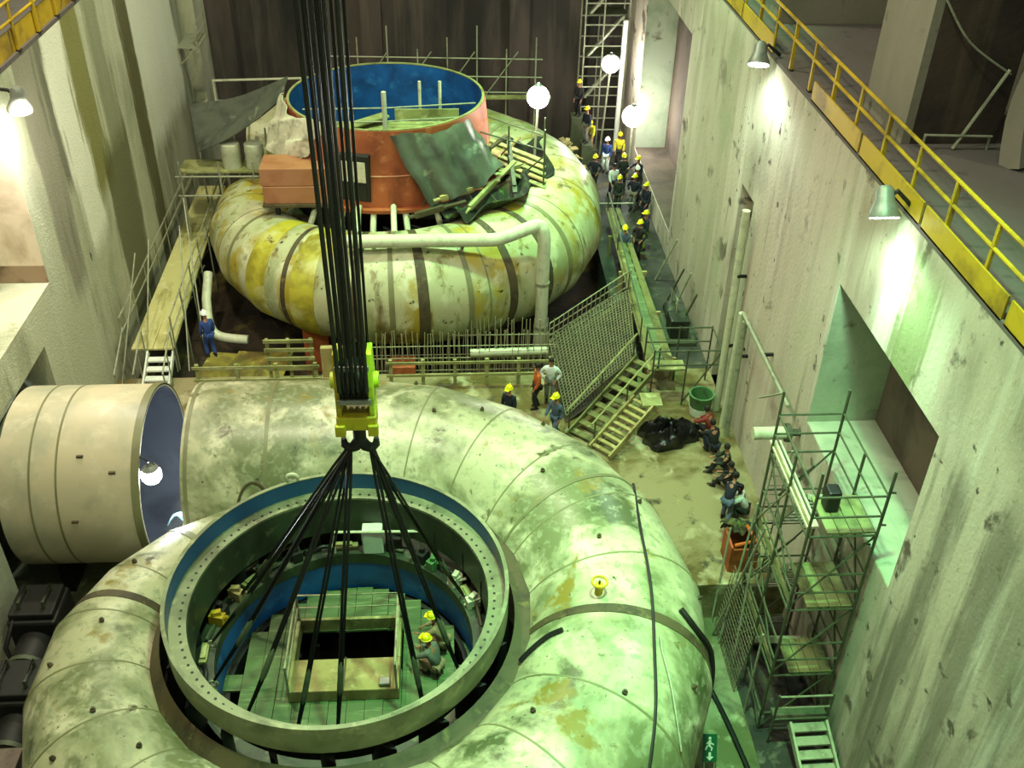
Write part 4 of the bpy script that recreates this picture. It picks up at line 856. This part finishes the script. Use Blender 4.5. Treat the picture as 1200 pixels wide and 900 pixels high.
def ply(mb, pts, o=.026):
    n = len(pts); vs = [onb(u, v, o) for u, v in pts]+[onb(u, v, .019) for u, v in pts]
    mb.add(vs, [tuple(range(n)), tuple(range(2*n-1, n-1, -1))]+[(i, i+n, (i+1) % n+n, (i+1) % n) for i in range(n)])
ply(fg, [(.17+.035*math.cos(i*PI/5), .9+.035*math.sin(i*PI/5)) for i in range(10)])
for q in ([(.13, .7), (.19, .7), (.2, .85), (.14, .85)], [(.19, .8), (.27, .75), (.26, .72), (.19, .76)], [(.14, .83), (.08, .76), (.1, .74), (.16, .8)], [(.16, .72), (.24, .66), (.22, .58), (.19, .58), (.2, .65), (.14, .69)], [(.13, .71), (.09, .6), (.05, .6), (.06, .63), (.1, .72)]): ply(fg, q)
fg.build('running_figure', M['white'], sgb, 0)
ag = MB(); ply(ag, [(.17, .33), (.26, .43), (.2, .43), (.2, .54), (.14, .54), (.14, .43), (.08, .43)]); ag.build('arrow', M['white'], sgb, 0)

# ------------------------------------------------------------------ hoses on and beside the front casing
def s1(ph, td, o=.05): return spl(C1, R1, A1, ph, rad(td), o)
tag(MB().tube(smooth_path([s1(63, 40), s1(65, 47), s1(78, 67), s1(88, 72), s1(96, 71), s1(107, 67), s1(117, 57), s1(125, 43), s1(131, 28)], 5), .032, 8).build('hose', M['black']), 'long thin black hose lying down the right side of the front casing', 'hose')
tag(MB().tube(smooth_path([s1(104, 66), s1(107, 62), s1(111, 53), s1(115, 44), s1(119, 32)], 5), .022, 6).build('hose', M['galv']), 'short pale cable beside the long hose on the front casing', 'hose')
tag(MB().tube(smooth_path([s1(96, 52, .06), s1(97.5, 42, .06), s1(98, 20, .08), s1(98, -10, .12), (6.15, 16.4, -2.7), (6.45, 16.0, -3.22), (6.65, 15.0, -3.23), (6.85, 13.6, -3.23), (7.1, 11.8, -3.23)], 6), .065, 8).build('hose', M['black']), 'thick black hose dropping from the casing to the lower floor', 'hose')
tag(MB().tube(smooth_path([s1(112, 146, .06), s1(110, 139, .06), s1(107, 128, .06), s1(106, 119, .06)], 5), .05, 8).build('hose', M['black']), 'short black hose between the flanged ring and the casing top', 'hose')
pz = s1(96, 101, 0)
va = thing('valve', 'small yellow valve standing on top of the front casing, right of the ring', 'valve', pz)
MB().tube([pz, pz+V((0, 0, .28))], .09, 10).build('body', M['yellow'], va)
MB().tube([pz+V((.16*math.cos(i*PI/6), .16*math.sin(i*PI/6), .34)) for i in range(12)], .03, 6, closed=True).build('handwheel', M['yellow'], va)
MB().tube([pz+V((0, 0, .2)), pz+V((0, 0, .36))], .025, 6).build('stem', M['darkst'], va)

# ------------------------------------------------------------------ rear right: lamps, scaffold, timber heap
def pole_lamp(base, top, label, col, glow, power, r=.30):
    t = thing('pole_lamp', label, 'lamp', base); base, top = V(base), V(top)
    MB().tube([base, top-V((0, 0, .2))], .05, 8).build('pole', M['galv'], t)
    MB().lathe([(0, -.02), (.3, -.02), (.34, .03), (.1, .03)], base, 14).build('foot', M['darkst'], t)
    MB().ball(top, r, 18, 12).build('globe', glow, t)
    MB().lathe([(.03, .0), (.16, .1), (.05, .2)], top+V((0, 0, r*.8)), 12).build('cap', M['lampgrey'], t)
    point_lamp('pole_lamp_light', top-V((0, .45, 0)), power, col, .3)
pole_lamp((3.25, 36.4, 2.02), (3.35, 36.5, 5.0), 'tall pole lamp glowing on the right shoulder of the rear casing', (1, .95, .85), M['glow'], 380, .42)
pole_lamp((7.55, 47.6, -2), (7.7, 47.0, 2.85), 'pole lamp glowing highest at the back, in front of the corner scaffold', (1, .97, .9), M['glow'], 380, .42)
pole_lamp((8.6, 45.0, -2), (8.6, 45.0, 1.05), 'pole lamp glowing beside the right wall above the crowd', (.95, 1, .97), M['glow'], 600, .5)
bs = thing('corner_scaffold', 'grey scaffold with stair flights in the rear right corner', 'scaffold', (8.0, 49.5, -2))
for x in (6.6, 7.5, 8.7):
    for y in (48.6, 50.2): MB().tube([(x, y, -2), (x, y, 8)], .04, 6).build('post', M['galv'], bs)
for z in (-1, 0.2, 1.2, 2.2, 3.2, 4.2, 5.2, 6.2, 7.2):
    for y in (48.6, 50.2): MB().tube([(6.6, y, z), (8.7, y, z)], .035, 6).build('ledger', M['galv'], bs)
for z in (2.6, 4.6, 6.6): MB().bb((6.7, 48.7, z), (8.6, 50.1, z+.06)).build('deck', M['galvdk'], bs, 0)
for z in (.6, 2.6, 4.6): MB().beam((6.8, 48.9, z), (8.5, 48.9, z+2), .3, .1).build('flight', M['galv'], bs, 0)
MB().tube([(8.45, 48.3, -2), (8.5, 48.3, 4.5)], .12, 8).build('standpipe', M['white'], bs)
rs = thing('tube_scaffold', 'light scaffold tubes with braces behind the blue liner', 'scaffold', (-.5, 44.5, -3.2))
for i in range(8):
    x = -5.2+i*1.3
    MB().tube([(x, 44.2, -3.2), (x, 44.2, 4.4+.5*(i % 3))], .035, 6).build('post', M['galv'], rs)
for z in (2.6, 3.3, 4.1): MB().tube([(-5.4, 44.2, z), (4.2, 44.2, z-.15)], .03, 6).build('ledger', M['galv'], rs)
for i in range(4): MB().tube([(-4+i*1.9, 44.15, 2.4), (-2.6+i*1.9, 44.15, 4.3)], .025, 6).build('brace', M['galv'], rs)
MB().bb((1.5, 43.8, 2.3), (4.6, 44.15, 2.38)).build('plank', M['timberg'], rs, 0)
lf = thing('bent_pipe', 'white pipe frame against the back wall left of the crane ropes', 'frame', (-8, 44.5, -3.2))
MB().tube([(-10.2, 44.0, -3.2), (-10.2, 44.0, 3.1), (-6.4, 44.0, 3.2), (-6.4, 44.0, -3.2)], .07, 8).build('tube', M['whitepipe'], lf)
MB().tube([(-10.2, 44.0, 2.2), (-6.4, 44.0, 2.3)], .04, 6).build('cross_tube', M['galv'], lf)
# scaffold clutter left of the rear casing
lc = thing('bracket_scaffold', 'low scaffold with boards at the left of the rear casing under the tarpaulin', 'scaffold', (-9.6, 39.5, -3.2))
for x in (-10.4, -8.9, -7.6):
    for y in (37.0, 40.5): MB().tube([(x, y, -3.2), (x, y, 2.3)], .04, 6).build('post', M['galv'], lc)
for z in (.9, 1.7): MB().tube([(-10.6, 37.0, z), (-7.4, 37.0, z)], .035, 6).build('ledger', M['galv'], lc)
MB().bb((-10.5, 37.2, 1.75), (-7.4, 38.4, 1.82)).build('deck', M['timberg'], lc, 0)
MB().tube([(-10.4, 37, -2), (-8.9, 37, .9)], .03, 6).build('brace', M['galv'], lc)
for k, (x, y) in enumerate(((-7.6, 37.7), (-8.5, 37.7))): 
    tag(MB().lathe([(0, 0), (.36, 0), (.38, .05), (.36, .3), (.38, .33), (.36, .6), (.38, .63), (.36, .95), (.3, .97), (0, .97)], (x, y, 1.82), 18).build('drum', M['whitepipe']), 'pale drum on the boards under the left tarpaulin, ' + ('nearer the liner' if k == 0 else 'nearer the wall'), 'drum')
random.seed(21)
hp = MB()
for i in range(150):
    a = random.uniform(0, 2*PI); r = random.random()**.6
    x, y = 5.45+.95*r*math.cos(a), 44.9+1.9*r*math.sin(a); z = -3.1+(3.2-2.0*r)*random.uniform(.75, 1)
    L = random.uniform(.4, 1.2); an = random.uniform(0, PI)
    hp.box((x, y, z), (L, random.uniform(.08, .25), random.uniform(.03, .1)), (random.uniform(-.4, .4), random.uniform(-.5, .5), an))
hp.lathe([(0, 2.3), (.6, 1.9), (1.0, .6), (1.15, 0)], (5.45, 44.9, -3.15), 14)
tag(hp.build('timber_offcuts', M['timber'], None, 0), 'heap of pale timber offcuts behind the right shoulder of the rear casing', 'heap', kind='stuff')
st = thing('stepped_platform', 'stepped steel platform under the standing workers at the back', 'platform', (6.6, 47.4, -2))
MB().bb((6.05, 47.6, -2.0), (6.95, 48.4, 0.0)).build('top_step', M['galvdk'], st, 0)
MB().bb((6.5, 46.75, -2.0), (7.3, 47.55, -1.35)).build('low_step', M['galvdk'], st, 0)
MB().bb((6.42, 45.9, -2.0), (6.9, 46.7, -.75)).build('mid_step', M['galvdk'], st, 0)
ral = thing('pit_edge_rail', 'dark rail along the floor edge in front of the crowd', 'railing', (6.5, 42, -2))
for y in (40.0, 42.0, 44.0): MB().tube([(6.5, y, -2), (6.5, y, -1)], .03, 6).build('post', M['galv'], ral)
for z in (-1.45, -1.0): MB().tube([(6.5, 40, z), (6.5, 44.0, z)], .03, 6).build('rail', M['galv'], ral)
MB().tube([(6.5, 40, -1), (8.0, 40, -1)], .03, 6).build('rail', M['galv'], ral)
# poles and lumber against the right wall between gangway and pipes
for i, (x, y, dx, h, nm) in enumerate(((8.3, 31.0, .45, 1.9, 'nearest the landing'), (8.2, 32.0, .5, 2.2, 'second from the landing'), (8.4, 33.4, .4, 1.6, 'third from the landing'), (8.2, 35.0, .6, 2.0, 'furthest from the landing'))):
    tag(MB().tube([(x, y, -2), (x+dx, y-.4, -2+h)], .04, 6).build('scaffold_pole', M['galv' if i % 2 else 'galvdk']), 'scaffold pole propped on the right wall behind the landing, ' + nm, 'pole')
bx = thing('equipment_skid', 'dark equipment skid with pipework by the right wall behind the landing', 'equipment', (8.1, 31.6, -2))
MB().bb((7.75, 30.1, -2), (8.85, 32.2, -1.85)).build('skid_base', M['galvdk'], bx, 0)
MB().bb((7.9, 30.4, -1.85), (8.6, 31.2, -1.1)).build('motor_box', M['greenst'], bx, 0, .04)
MB().tube([(8.2, 31.3, -1.5), (8.2, 32.1, -1.5)], .28, 16).build('tank', M['greenst'], bx)
MB().tube([(8.2, 31.0, -1.1), (8.2, 31.0, -.6), (8.2, 32.0, -.6), (8.2, 32.0, -1.25)], .05, 8).build('pipework', M['galv'], bx)

# ------------------------------------------------------------------ lower left: dark machinery
def pump(loc, label, k=1.5):
    t = thing('pump_unit', label, 'pump', loc); c = V(loc); B = lambda a, b: (tuple(c+V(a)*k), tuple(c+V(b)*k)); Q = lambda *p: [c+V(q)*k for q in p]
    MB().bb(*B((-.5, -.7, 0), (.5, .7, .18))).build('base_frame', M['darkst'], t, 0, .02)
    h = MB().bb(*B((-.4, -.2, .18), (.4, .62, 1.25))).build('housing', M['darkst'], t, 0, .08)
    l = MB().bb(*B((-.36, -.14, 1.25), (.36, .55, 1.38))).build('lid', M['darkst'], h, 0, .04)
    m = MB().tube(Q((0, -.7, .75), (0, -.2, .75)), .3*k, 18).build('motor', M['darkst'], t)
    MB().tube(Q((0, -.78, .75), (0, -.7, .75)), .33*k, 18).build('fan_cover', M['galvdk'], m)
    for x in (-.2, .2): MB().tube(Q((x, 0, 1.38), (x, 0, 1.52), (x, .4, 1.52), (x, .4, 1.38)), .03*k, 8).build('lifting_handle', M['galvdk'], h)
    MB().tube(Q((.4, .2, .8), (.52, .2, .8), (.52, .2, .02)), .06*k, 10).build('outlet', M['galvdk'], t)
    MB().tube(Q((-.3, -.1, 1.25), (-.35, -.5, 1.0), (-.2, -.65, .4)), .04*k, 8).build('cable', M['black'], t)
pump((-10.55, 17.7, -3.3), 'dark machine housing with handles by the left wall, nearest the open pipe')
pump((-10.2, 15.3, -3.3), 'dark machine housing at the left edge in front of the other one')
cbn = MB().bb((-10.8, 12.9, -3.3), (-9.6, 13.8, -1.5)).bb((-10.85, 12.85, -1.5), (-9.55, 13.85, -1.42)).build('steel_cabinet', plain('brown_grey_paint', (.42, .36, .32), .6), None, 0, .02)
tag(cbn, 'brown-grey steel cabinet in the bottom left corner', 'cabinet')

# ------------------------------------------------------------------ people
def skin_mesh(joints, edges, radii, root, name, sub=1):
    me = bpy.data.meshes.new(name+'_skeleton'); me.from_pydata([tuple(j) for j in joints], edges, []); me.update()
    o = bpy.data.objects.new(name+'_skeleton', me); COL.objects.link(o)
    sk = o.modifiers.new('skin', 'SKIN'); sk.use_smooth_shade = True
    if sub: m = o.modifiers.new('sub', 'SUBSURF'); m.levels = sub; m.render_levels = sub
    for i, d in enumerate(me.skin_vertices[0].data):
        r = radii[i]; d.radius = r if isinstance(r, tuple) else (r, r); d.use_root = (i == root)
    dg = bpy.context.evaluated_depsgraph_get(); dg.update()
    out = bpy.data.meshes.new_from_object(o.evaluated_get(dg)); out.name = name
    bpy.data.objects.remove(o); bpy.data.meshes.remove(me)
    return out
POSES = {
 # hip height, forward lean, (L foot fwd, R foot fwd), knee bend, arms: per arm (elbow offset, wrist offset) from shoulder
 'stand': dict(hip=.92, lean=.04, feet=(.05, -.05), arms=(((.05, .02, -.29), (.02, .14, -.52)), ((.05, .0, -.29), (.02, .10, -.53)))),
 'walk': dict(hip=.90, lean=.08, feet=(.28, -.26), arms=(((.05, -.10, -.27), (.03, .02, -.5)), ((.05, .10, -.27), (.02, .28, -.44)))),
 'hips': dict(hip=.92, lean=.02, feet=(.04, -.04), arms=(((.16, -.06, -.24), (.02, .10, -.42)), ((.16, -.06, -.24), (.02, .10, -.42)))),
 'point': dict(hip=.92, lean=.06, feet=(.08, -.06), arms=(((.05, .02, -.29), (.02, .14, -.52)), ((.08, .24, -.10), (.02, .48, -.06)))),
 'bend': dict(hip=.86, lean=.75, feet=(.16, -.16), arms=(((.03, .12, -.26), (-.02, .22, -.48)), ((.03, .14, -.25), (-.02, .26, -.46)))),
 'crouch': dict(hip=.36, lean=.42, feet=(.20, .05), arms=(((.05, .22, -.18), (-.02, .40, -.26)), ((.05, .20, -.2), (-.02, .38, -.30)))),
 'sit': dict(hip=.24, lean=.25, feet=(.55, .48), arms=(((.06, .16, -.22), (.0, .38, -.22)), ((.06, .16, -.22), (.0, .36, -.25)))),
}
def person(loc, head, pose, jacket, trousers, helmet, label, group=None, scale=1.0):
    P = POSES[pose]; J = {}; hip = P['hip']; L = P['lean']
    d = lambda a: V((0, math.sin(a), math.cos(a)))
    J['pel'] = V((0, 0, hip)); J['wst'] = J['pel']+d(L*.6)*.17; J['chs'] = J['wst']+d(L)*.24; J['nkb'] = J['chs']+d(L)*.12
    hl = L*.45
    J['nck'] = J['nkb']+d(L*.8)*.07; J['chin'] = J['nck']+d(hl)*.06; J['hd'] = J['chin']+d(hl)*.09+V((0, .015, 0)); J['top'] = J['hd']+d(hl)*.09
    for s, n, foot, arm in ((-1, 'l', P['feet'][0], P['arms'][0]), (1, 'r', P['feet'][1], P['arms'][1])):
        J[n+'hp'] = J['pel']+V((s*.095, 0, -.03))
        ank = V((s*.11, foot, .09)); h0 = J[n+'hp']; dd = ank-h0; D = min(dd.length, .83); dn = dd.normalized()
        l1, l2 = .43, .41; a = (l1*l1-l2*l2+D*D)/(2*D); hh = math.sqrt(max(0, l1*l1-a*a)); fw = V((0, 1, 0)); fw = (fw-dn*fw.dot(dn)).normalized() if abs(dn.y) < .99 else V((0, 0, 1))
        if fw.z < -.3 and hip < .5: fw = -fw
        J[n+'kn'] = h0+dn*a+fw*hh; J[n+'an'] = ank if (ank-h0).length <= .84 else h0+dn*.83
        J[n+'hl'] = J[n+'an']+V((0, .05, -.045)); J[n+'to'] = J[n+'an']+V((s*.01, .17, -.055))
        sh = J['chs']+d(L)*.055+V((s*.175, 0, 0)); J[n+'sh'] = sh
        e, w_ = arm; J[n+'el'] = sh+V((s*e[0], e[1], e[2])); J[n+'wr'] = sh+V((s*w_[0], w_[1], w_[2]))
    root = thing('person', label, 'person', loc, group); root.rotation_euler = (0, 0, head)
    def link(me, nm, mat, par):
        me.materials.clear()
        for m_ in (mat if isinstance(mat, list) else [mat]): me.materials.append(m_)
        me.shade_smooth()
        o = bpy.data.objects.new(nm, me); COL.objects.link(o); o.parent = par; return o
    # body, one continuous surface with fingers
    names = []; pts = []; rr = []; ed = []
    def jn(k, p, r, par=None):
        names.append(k); pts.append(p); rr.append(r)
        if par is not None: ed.append((names.index(par), len(pts)-1))
    jn('pel', J['pel'], (.115, .10)); jn('wst', J['wst'], (.11, .09), 'pel'); jn('chs', J['chs'], (.13, .10), 'wst'); jn('nkb', J['nkb'], (.07, .065), 'chs'); jn('nck', J['nck'], .052, 'nkb')
    jn('chin', J['chin'], (.062, .07), 'nck'); jn('hd', J['hd'], (.078, .09), 'chin'); jn('top', J['top'], (.055, .065), 'hd')
    for s, n in ((-1, 'l'), (1, 'r')):
        jn(n+'sh', J[n+'sh'], .055, 'chs'); jn(n+'el', J[n+'el'], .04, n+'sh'); jn(n+'wr', J[n+'wr'], (.026, .026), n+'el')
        fd = (J[n+'wr']-J[n+'el']).normalized(); sx = V((s, 0, 0)); sx = (sx-fd*sx.dot(fd)).normalized(); dn = fd.cross(sx)*s
        pc = J[n+'wr']+fd*.06; jn(n+'pa', pc, (.032, .02), n+'wr')
        curl = V((0, 0, -1)) if abs(fd.z) < .7 else V((0, 1, 0))
        jn(n+'th1', J[n+'wr']+fd*.045+V((0, .035, 0))+sx*-.02, .011, n+'pa'); jn(n+'th2', J[n+'wr']+fd*.085+V((0, .05, 0))-sx*.035, .009, n+'th1')
        for q, ln_ in enumerate((.075, .085, .08, .06)):
            o = (sx*.0+V((0, 1, 0))*(.027-.018*q)) if abs(fd.z) > .7 else sx*(.027-.018*q)
            k1 = pc+fd*.035+o; jn(n+'k%d' % q, k1, .010, n+'pa'); jn(n+'m%d' % q, k1+fd*ln_*.5+curl*.008, .009, n+'k%d' % q); jn(n+'t%d' % q, k1+fd*ln_*.85+curl*.03, .008, n+'m%d' % q)
        jn(n+'hp', J[n+'hp'], .09, 'pel'); jn(n+'kn', J[n+'kn'], .055, n+'hp'); jn(n+'an', J[n+'an'], .038, n+'kn'); jn(n+'hl', J[n+'hl'], .04, n+'an'); jn(n+'to', J[n+'to'], (.042, .025), n+'hl')
    bm_ = skin_mesh(pts, ed, rr, 0, 'body')
    # facial features joined into the same mesh
    fz = d(hl); fy = V((0, math.cos(hl), -math.sin(hl))); h = J['hd']
    fx = MB(); fx.ball(h+fy*.098-fz*.02, (.014, .02, .022), 8, 6)
    for s in (-1, 1): fx.ball(h+V((s*.08, 0, 0))-fz*.015+fy*-.005, (.012, .022, .03), 8, 6)
    fe = MB()
    for s in (-1, 1): fe.ball(h+V((s*.032, 0, 0))+fy*.088+fz*.012, .012, 8, 6)
    fe.ball(h+fy*.084-fz*.062, (.024, .008, .007), 8, 6)
    b = bmesh.new(); b.from_mesh(bm_)
    n0 = len(b.faces)
    for src, mi in ((fx, 0), (fe, 1)):
        vs = [b.verts.new(p) for p in src.v]
        for f in src.f:
            try: b.faces.new([vs[i] for i in f]).material_index = mi
            except ValueError: pass
    b.to_mesh(bm_); b.free()
    body = link(bm_, 'body', [M['skin'], M['eye']], root)
    # clothing
    K = ['pel', 'wst', 'chs', 'nkb', 'lsh', 'lel', 'lwr', 'rsh', 'rel', 'rwr']
    jp = [J[k] for k in K]; jp[0] = J['pel']+d(L*.5)*.0+V((0, 0, -.03)); jp[6] = lerp(J['lel'], J['lwr'], .9); jp[9] = lerp(J['rel'], J['rwr'], .9)
    jm = skin_mesh(jp, [(0, 1), (1, 2), (2, 3), (2, 4), (4, 5), (5, 6), (2, 7), (7, 8), (8, 9)], [(.16, .14), (.15, .125), (.17, .135), (.075, .075), .085, .065, .052, .085, .065, .052], 0, 'jacket')
    jo = link(jm, 'jacket', M['c_'+jacket], root)
    K = ['pel', 'lhp', 'lkn', 'lan', 'rhp', 'rkn', 'ran']
    tj = [J[k] for k in K]
    tm = skin_mesh(tj, [(0, 1), (1, 2), (2, 3), (0, 4), (4, 5), (5, 6)], [(.145, .13), .115, .08, .07, .115, .08, .07], 0, 'trousers')
    link(tm, 'trousers', M['c_'+trousers], root)
    for n in 'lr':
        bt = MB(); A_ = J[n+'an']
        bt.tube([A_+V((0, -.075, -.06)), A_+V((0, -.02, -.035)), A_+V((0, .07, -.045)), A_+V((0, .16, -.055)), A_+V((0, .20, -.06))], .05, 10, True, [.022, .052, .048, .034, .016]).tube([A_+V((0, 0, -.04)), A_+V((0, 0, .06))], .055, 10)
        o = bpy.data.objects.new('boot', bt.mesh('boot', M['c_boot'])); COL.objects.link(o); o.parent = root
    if helmet:
        R = Euler((-hl, 0, 0)).to_matrix(); c = h+fz*.045
        mb = MB(); mb.lathe([(0, .115), (.05, .108), (.09, .075), (.108, .03), (.112, 0), (.125, -.006), (.125, -.014), (.105, -.01), (.09, .06), (0, .1)], (0, 0, 0), 18)
        mb.box((0, .13, -.008), (.15, .08, .012)); mb.box((0, 0, .112), (.03, .16, .018))
        mb.v = [tuple(R @ V((p[0], p[1]*1.12, p[2]))+c) for p in mb.v]
        o = bpy.data.objects.new('helmet', mb.mesh('helmet', M['helm'+helmet])); COL.objects.link(o); o.parent = root
    else:
        mb = MB(); mb.lathe([(0, .10), (.06, .09), (.088, .05), (.094, 0), (.09, -.05), (.08, -.045), (.08, .03), (0, .085)], (0, 0, 0), 16)
        mb.v = [tuple(V((p[0], p[1]*1.05-.02, p[2]))+h+fz*.02) for p in mb.v]
        o = bpy.data.objects.new('hair', mb.mesh('hair', M['hair'])); COL.objects.link(o); o.parent = root
    root.scale = (scale,)*3
    return root
PE = [
 ((1.75, 25.4, -2), 2.6, 'stand', 'navy', 'navy', 'Y', 'person in yellow helmet and navy jacket standing right behind the front inlet pipe'),
 ((3.2, 24.95, -2), 2.3, 'walk', 'slate', 'slate', 'Y', 'person in yellow helmet and slate blue clothes at the foot of the timber stair'),
 ((2.75, 26.6, -2), 1.7, 'stand', 'orangecloth', 'charcoal', None, 'bare-headed person in an orange top by the right end of the timber barrier'),
 ((3.2, 26.9, -2), 2.9, 'hips', 'whitecloth', 'grey', None, 'bare-headed person in a white top by the right end of the timber barrier'),
 ((-8.2, 29.0, -1.35), 0.6, 'stand', 'blue', 'blue', 'W', 'person in white helmet and blue overalls beside the left walkway'),
 ((7.72, 20.9, -2), -.6, 'bend', 'navy', 'slate', None, 'person in navy jacket and slate trousers bending forward by the right wall'),
 ((8.35, 21.1, -2), 1.2, 'crouch', 'whitecloth', 'dkgreen', None, 'person in white top crouching by the right wall'),
 ((8.25, 22.2, -2), .9, 'sit', 'charcoal', 'charcoal', None, 'person in charcoal clothes sitting by the right wall behind the white top'),
 ((8.35, 23.1, -2), 1.4, 'sit', 'dkgreen', 'charcoal', None, 'person in dark green jacket sitting by the right wall pipes'),
 ((8.1, 24.0, -2), .4, 'crouch', 'charcoal', 'navy', None, 'person in charcoal jacket and navy trousers crouching by the wall pipes'),
 ((8.15, 24.75, -2), .8, 'crouch', 'red', 'charcoal', None, 'person in dark red top crouching by the right wall pipes'),
 ((-.35, 15.85, -1.09), 1.2, 'crouch', 'tanc', 'tanc', 'Y', 'person in yellow helmet crouching inside the ring, farther from the camera'),
 ((-.5, 15.15, -1.09), 1.0, 'crouch', 'grey', 'tanc', 'Y', 'person in yellow helmet crouching inside the ring, nearer the camera'),
 ((7.05, 36.3, -2), 2.9, 'stand', 'slate', 'blue', 'Y', 'person in yellow helmet, slate jacket and blue trousers at the gangway, crowd front'),
 ((7.75, 36.75, -2), 2.4, 'hips', 'charcoal', 'charcoal', 'Y', 'person in yellow helmet and charcoal clothes, middle of the three nearest in the crowd'),
 ((8.15, 37.6, -2), 1.9, 'stand', 'navy', 'lime', 'Y', 'person in yellow helmet with lime green trousers at the front of the crowd'),
 ((8.65, 40.4, -2), 2.2, 'stand', 'navy', 'navy', 'Y', 'person in yellow helmet and all navy clothes alone by the right wall'),
 ((6.75, 43.5, -2), 2.7, 'hips', 'navy', 'charcoal', 'Y', 'person in yellow helmet, navy jacket and charcoal trousers at the crowd left edge'),
 ((8.1, 43.6, -2), 2.9, 'stand', 'dkgreen', 'charcoal', 'Y', 'person in yellow helmet and dark green jacket in the middle of the crowd'),
 ((8.75, 43.3, -2), 2.4, 'point', 'navy', 'navy', 'Y', 'person in yellow helmet and navy jacket pointing, close to the wall lamp'),
 ((8.5, 42.2, -2), 3.0, 'stand', 'charcoal', 'navy', 'W', 'person in white helmet and charcoal jacket in the crowd by the right wall'),
 ((7.5, 42.6, -2), 3.3, 'walk', 'whitecloth', 'navy', None, 'bare-headed person in white shirt walking in the crowd'),
 ((8.3, 46.2, -2), 3.0, 'stand', 'yellowcloth', 'charcoal', 'Y', 'person in bright yellow jacket and yellow helmet at the back of the crowd'),
 ((7.6, 45.6, -2), 2.7, 'stand', 'blue', 'whitecloth', 'W', 'person in white helmet with blue jacket and white trousers at the back of the crowd'),
 ((6.4, 47.9, 0), 2.6, 'stand', 'charcoal', 'charcoal', 'Y', 'person in yellow helmet and charcoal clothes highest on the stepped platform'),
 ((6.65, 46.3, -.75), 2.3, 'stand', 'navy', 'grey', 'Y', 'person in yellow helmet and navy jacket on the middle step at the timber heap'),
 ((6.95, 47.0, -1.35), 2.9, 'bend', 'yellowcloth', 'tanc', 'Y', 'person in yellow jacket bending on the low step of the stepped platform'),
 ((7.55, 41.2, -2), 2.8, 'stand', 'dkgreen', 'dkgreen', 'Y', 'person in yellow helmet and all dark green clothes in front of the crowd'),
 ((8.25, 41.3, -2), 2.5, 'hips', 'navy', 'grey', 'Y', 'person in yellow helmet with navy jacket and grey trousers in front of the crowd'),
]
for p in PE:
    x, y, z = p[0]
    person(*p, group='workers at the rear right' if y > 34 else 'workers resting by the right wall' if x > 7 else 'workers inside the ring' if y < 17 else 'workers between the casings')
GR = dict(tarpaulin='tarpaulins on the rear liner', wire_sling='wire slings under the hook', scaffold_pole='loose scaffold poles', drum='drums under the tarpaulin', flood_light='flood lights under the galleries', pole_lamp='pole lamps at the rear', hose='hoses on the front casing', pump_unit='dark machines at the left wall', wall_pipe='pipes on the right wall', branch_pipe='branch pipes above the service pipe', guard_rail='yellow gallery rails', timber_barrier='timber barriers between the casings', spiral_case='spiral turbine casings')
for o in list(COL.objects):
    k = o.name.split('.')[0]
    if o.parent is None and k in GR: o['group'] = GR[k]
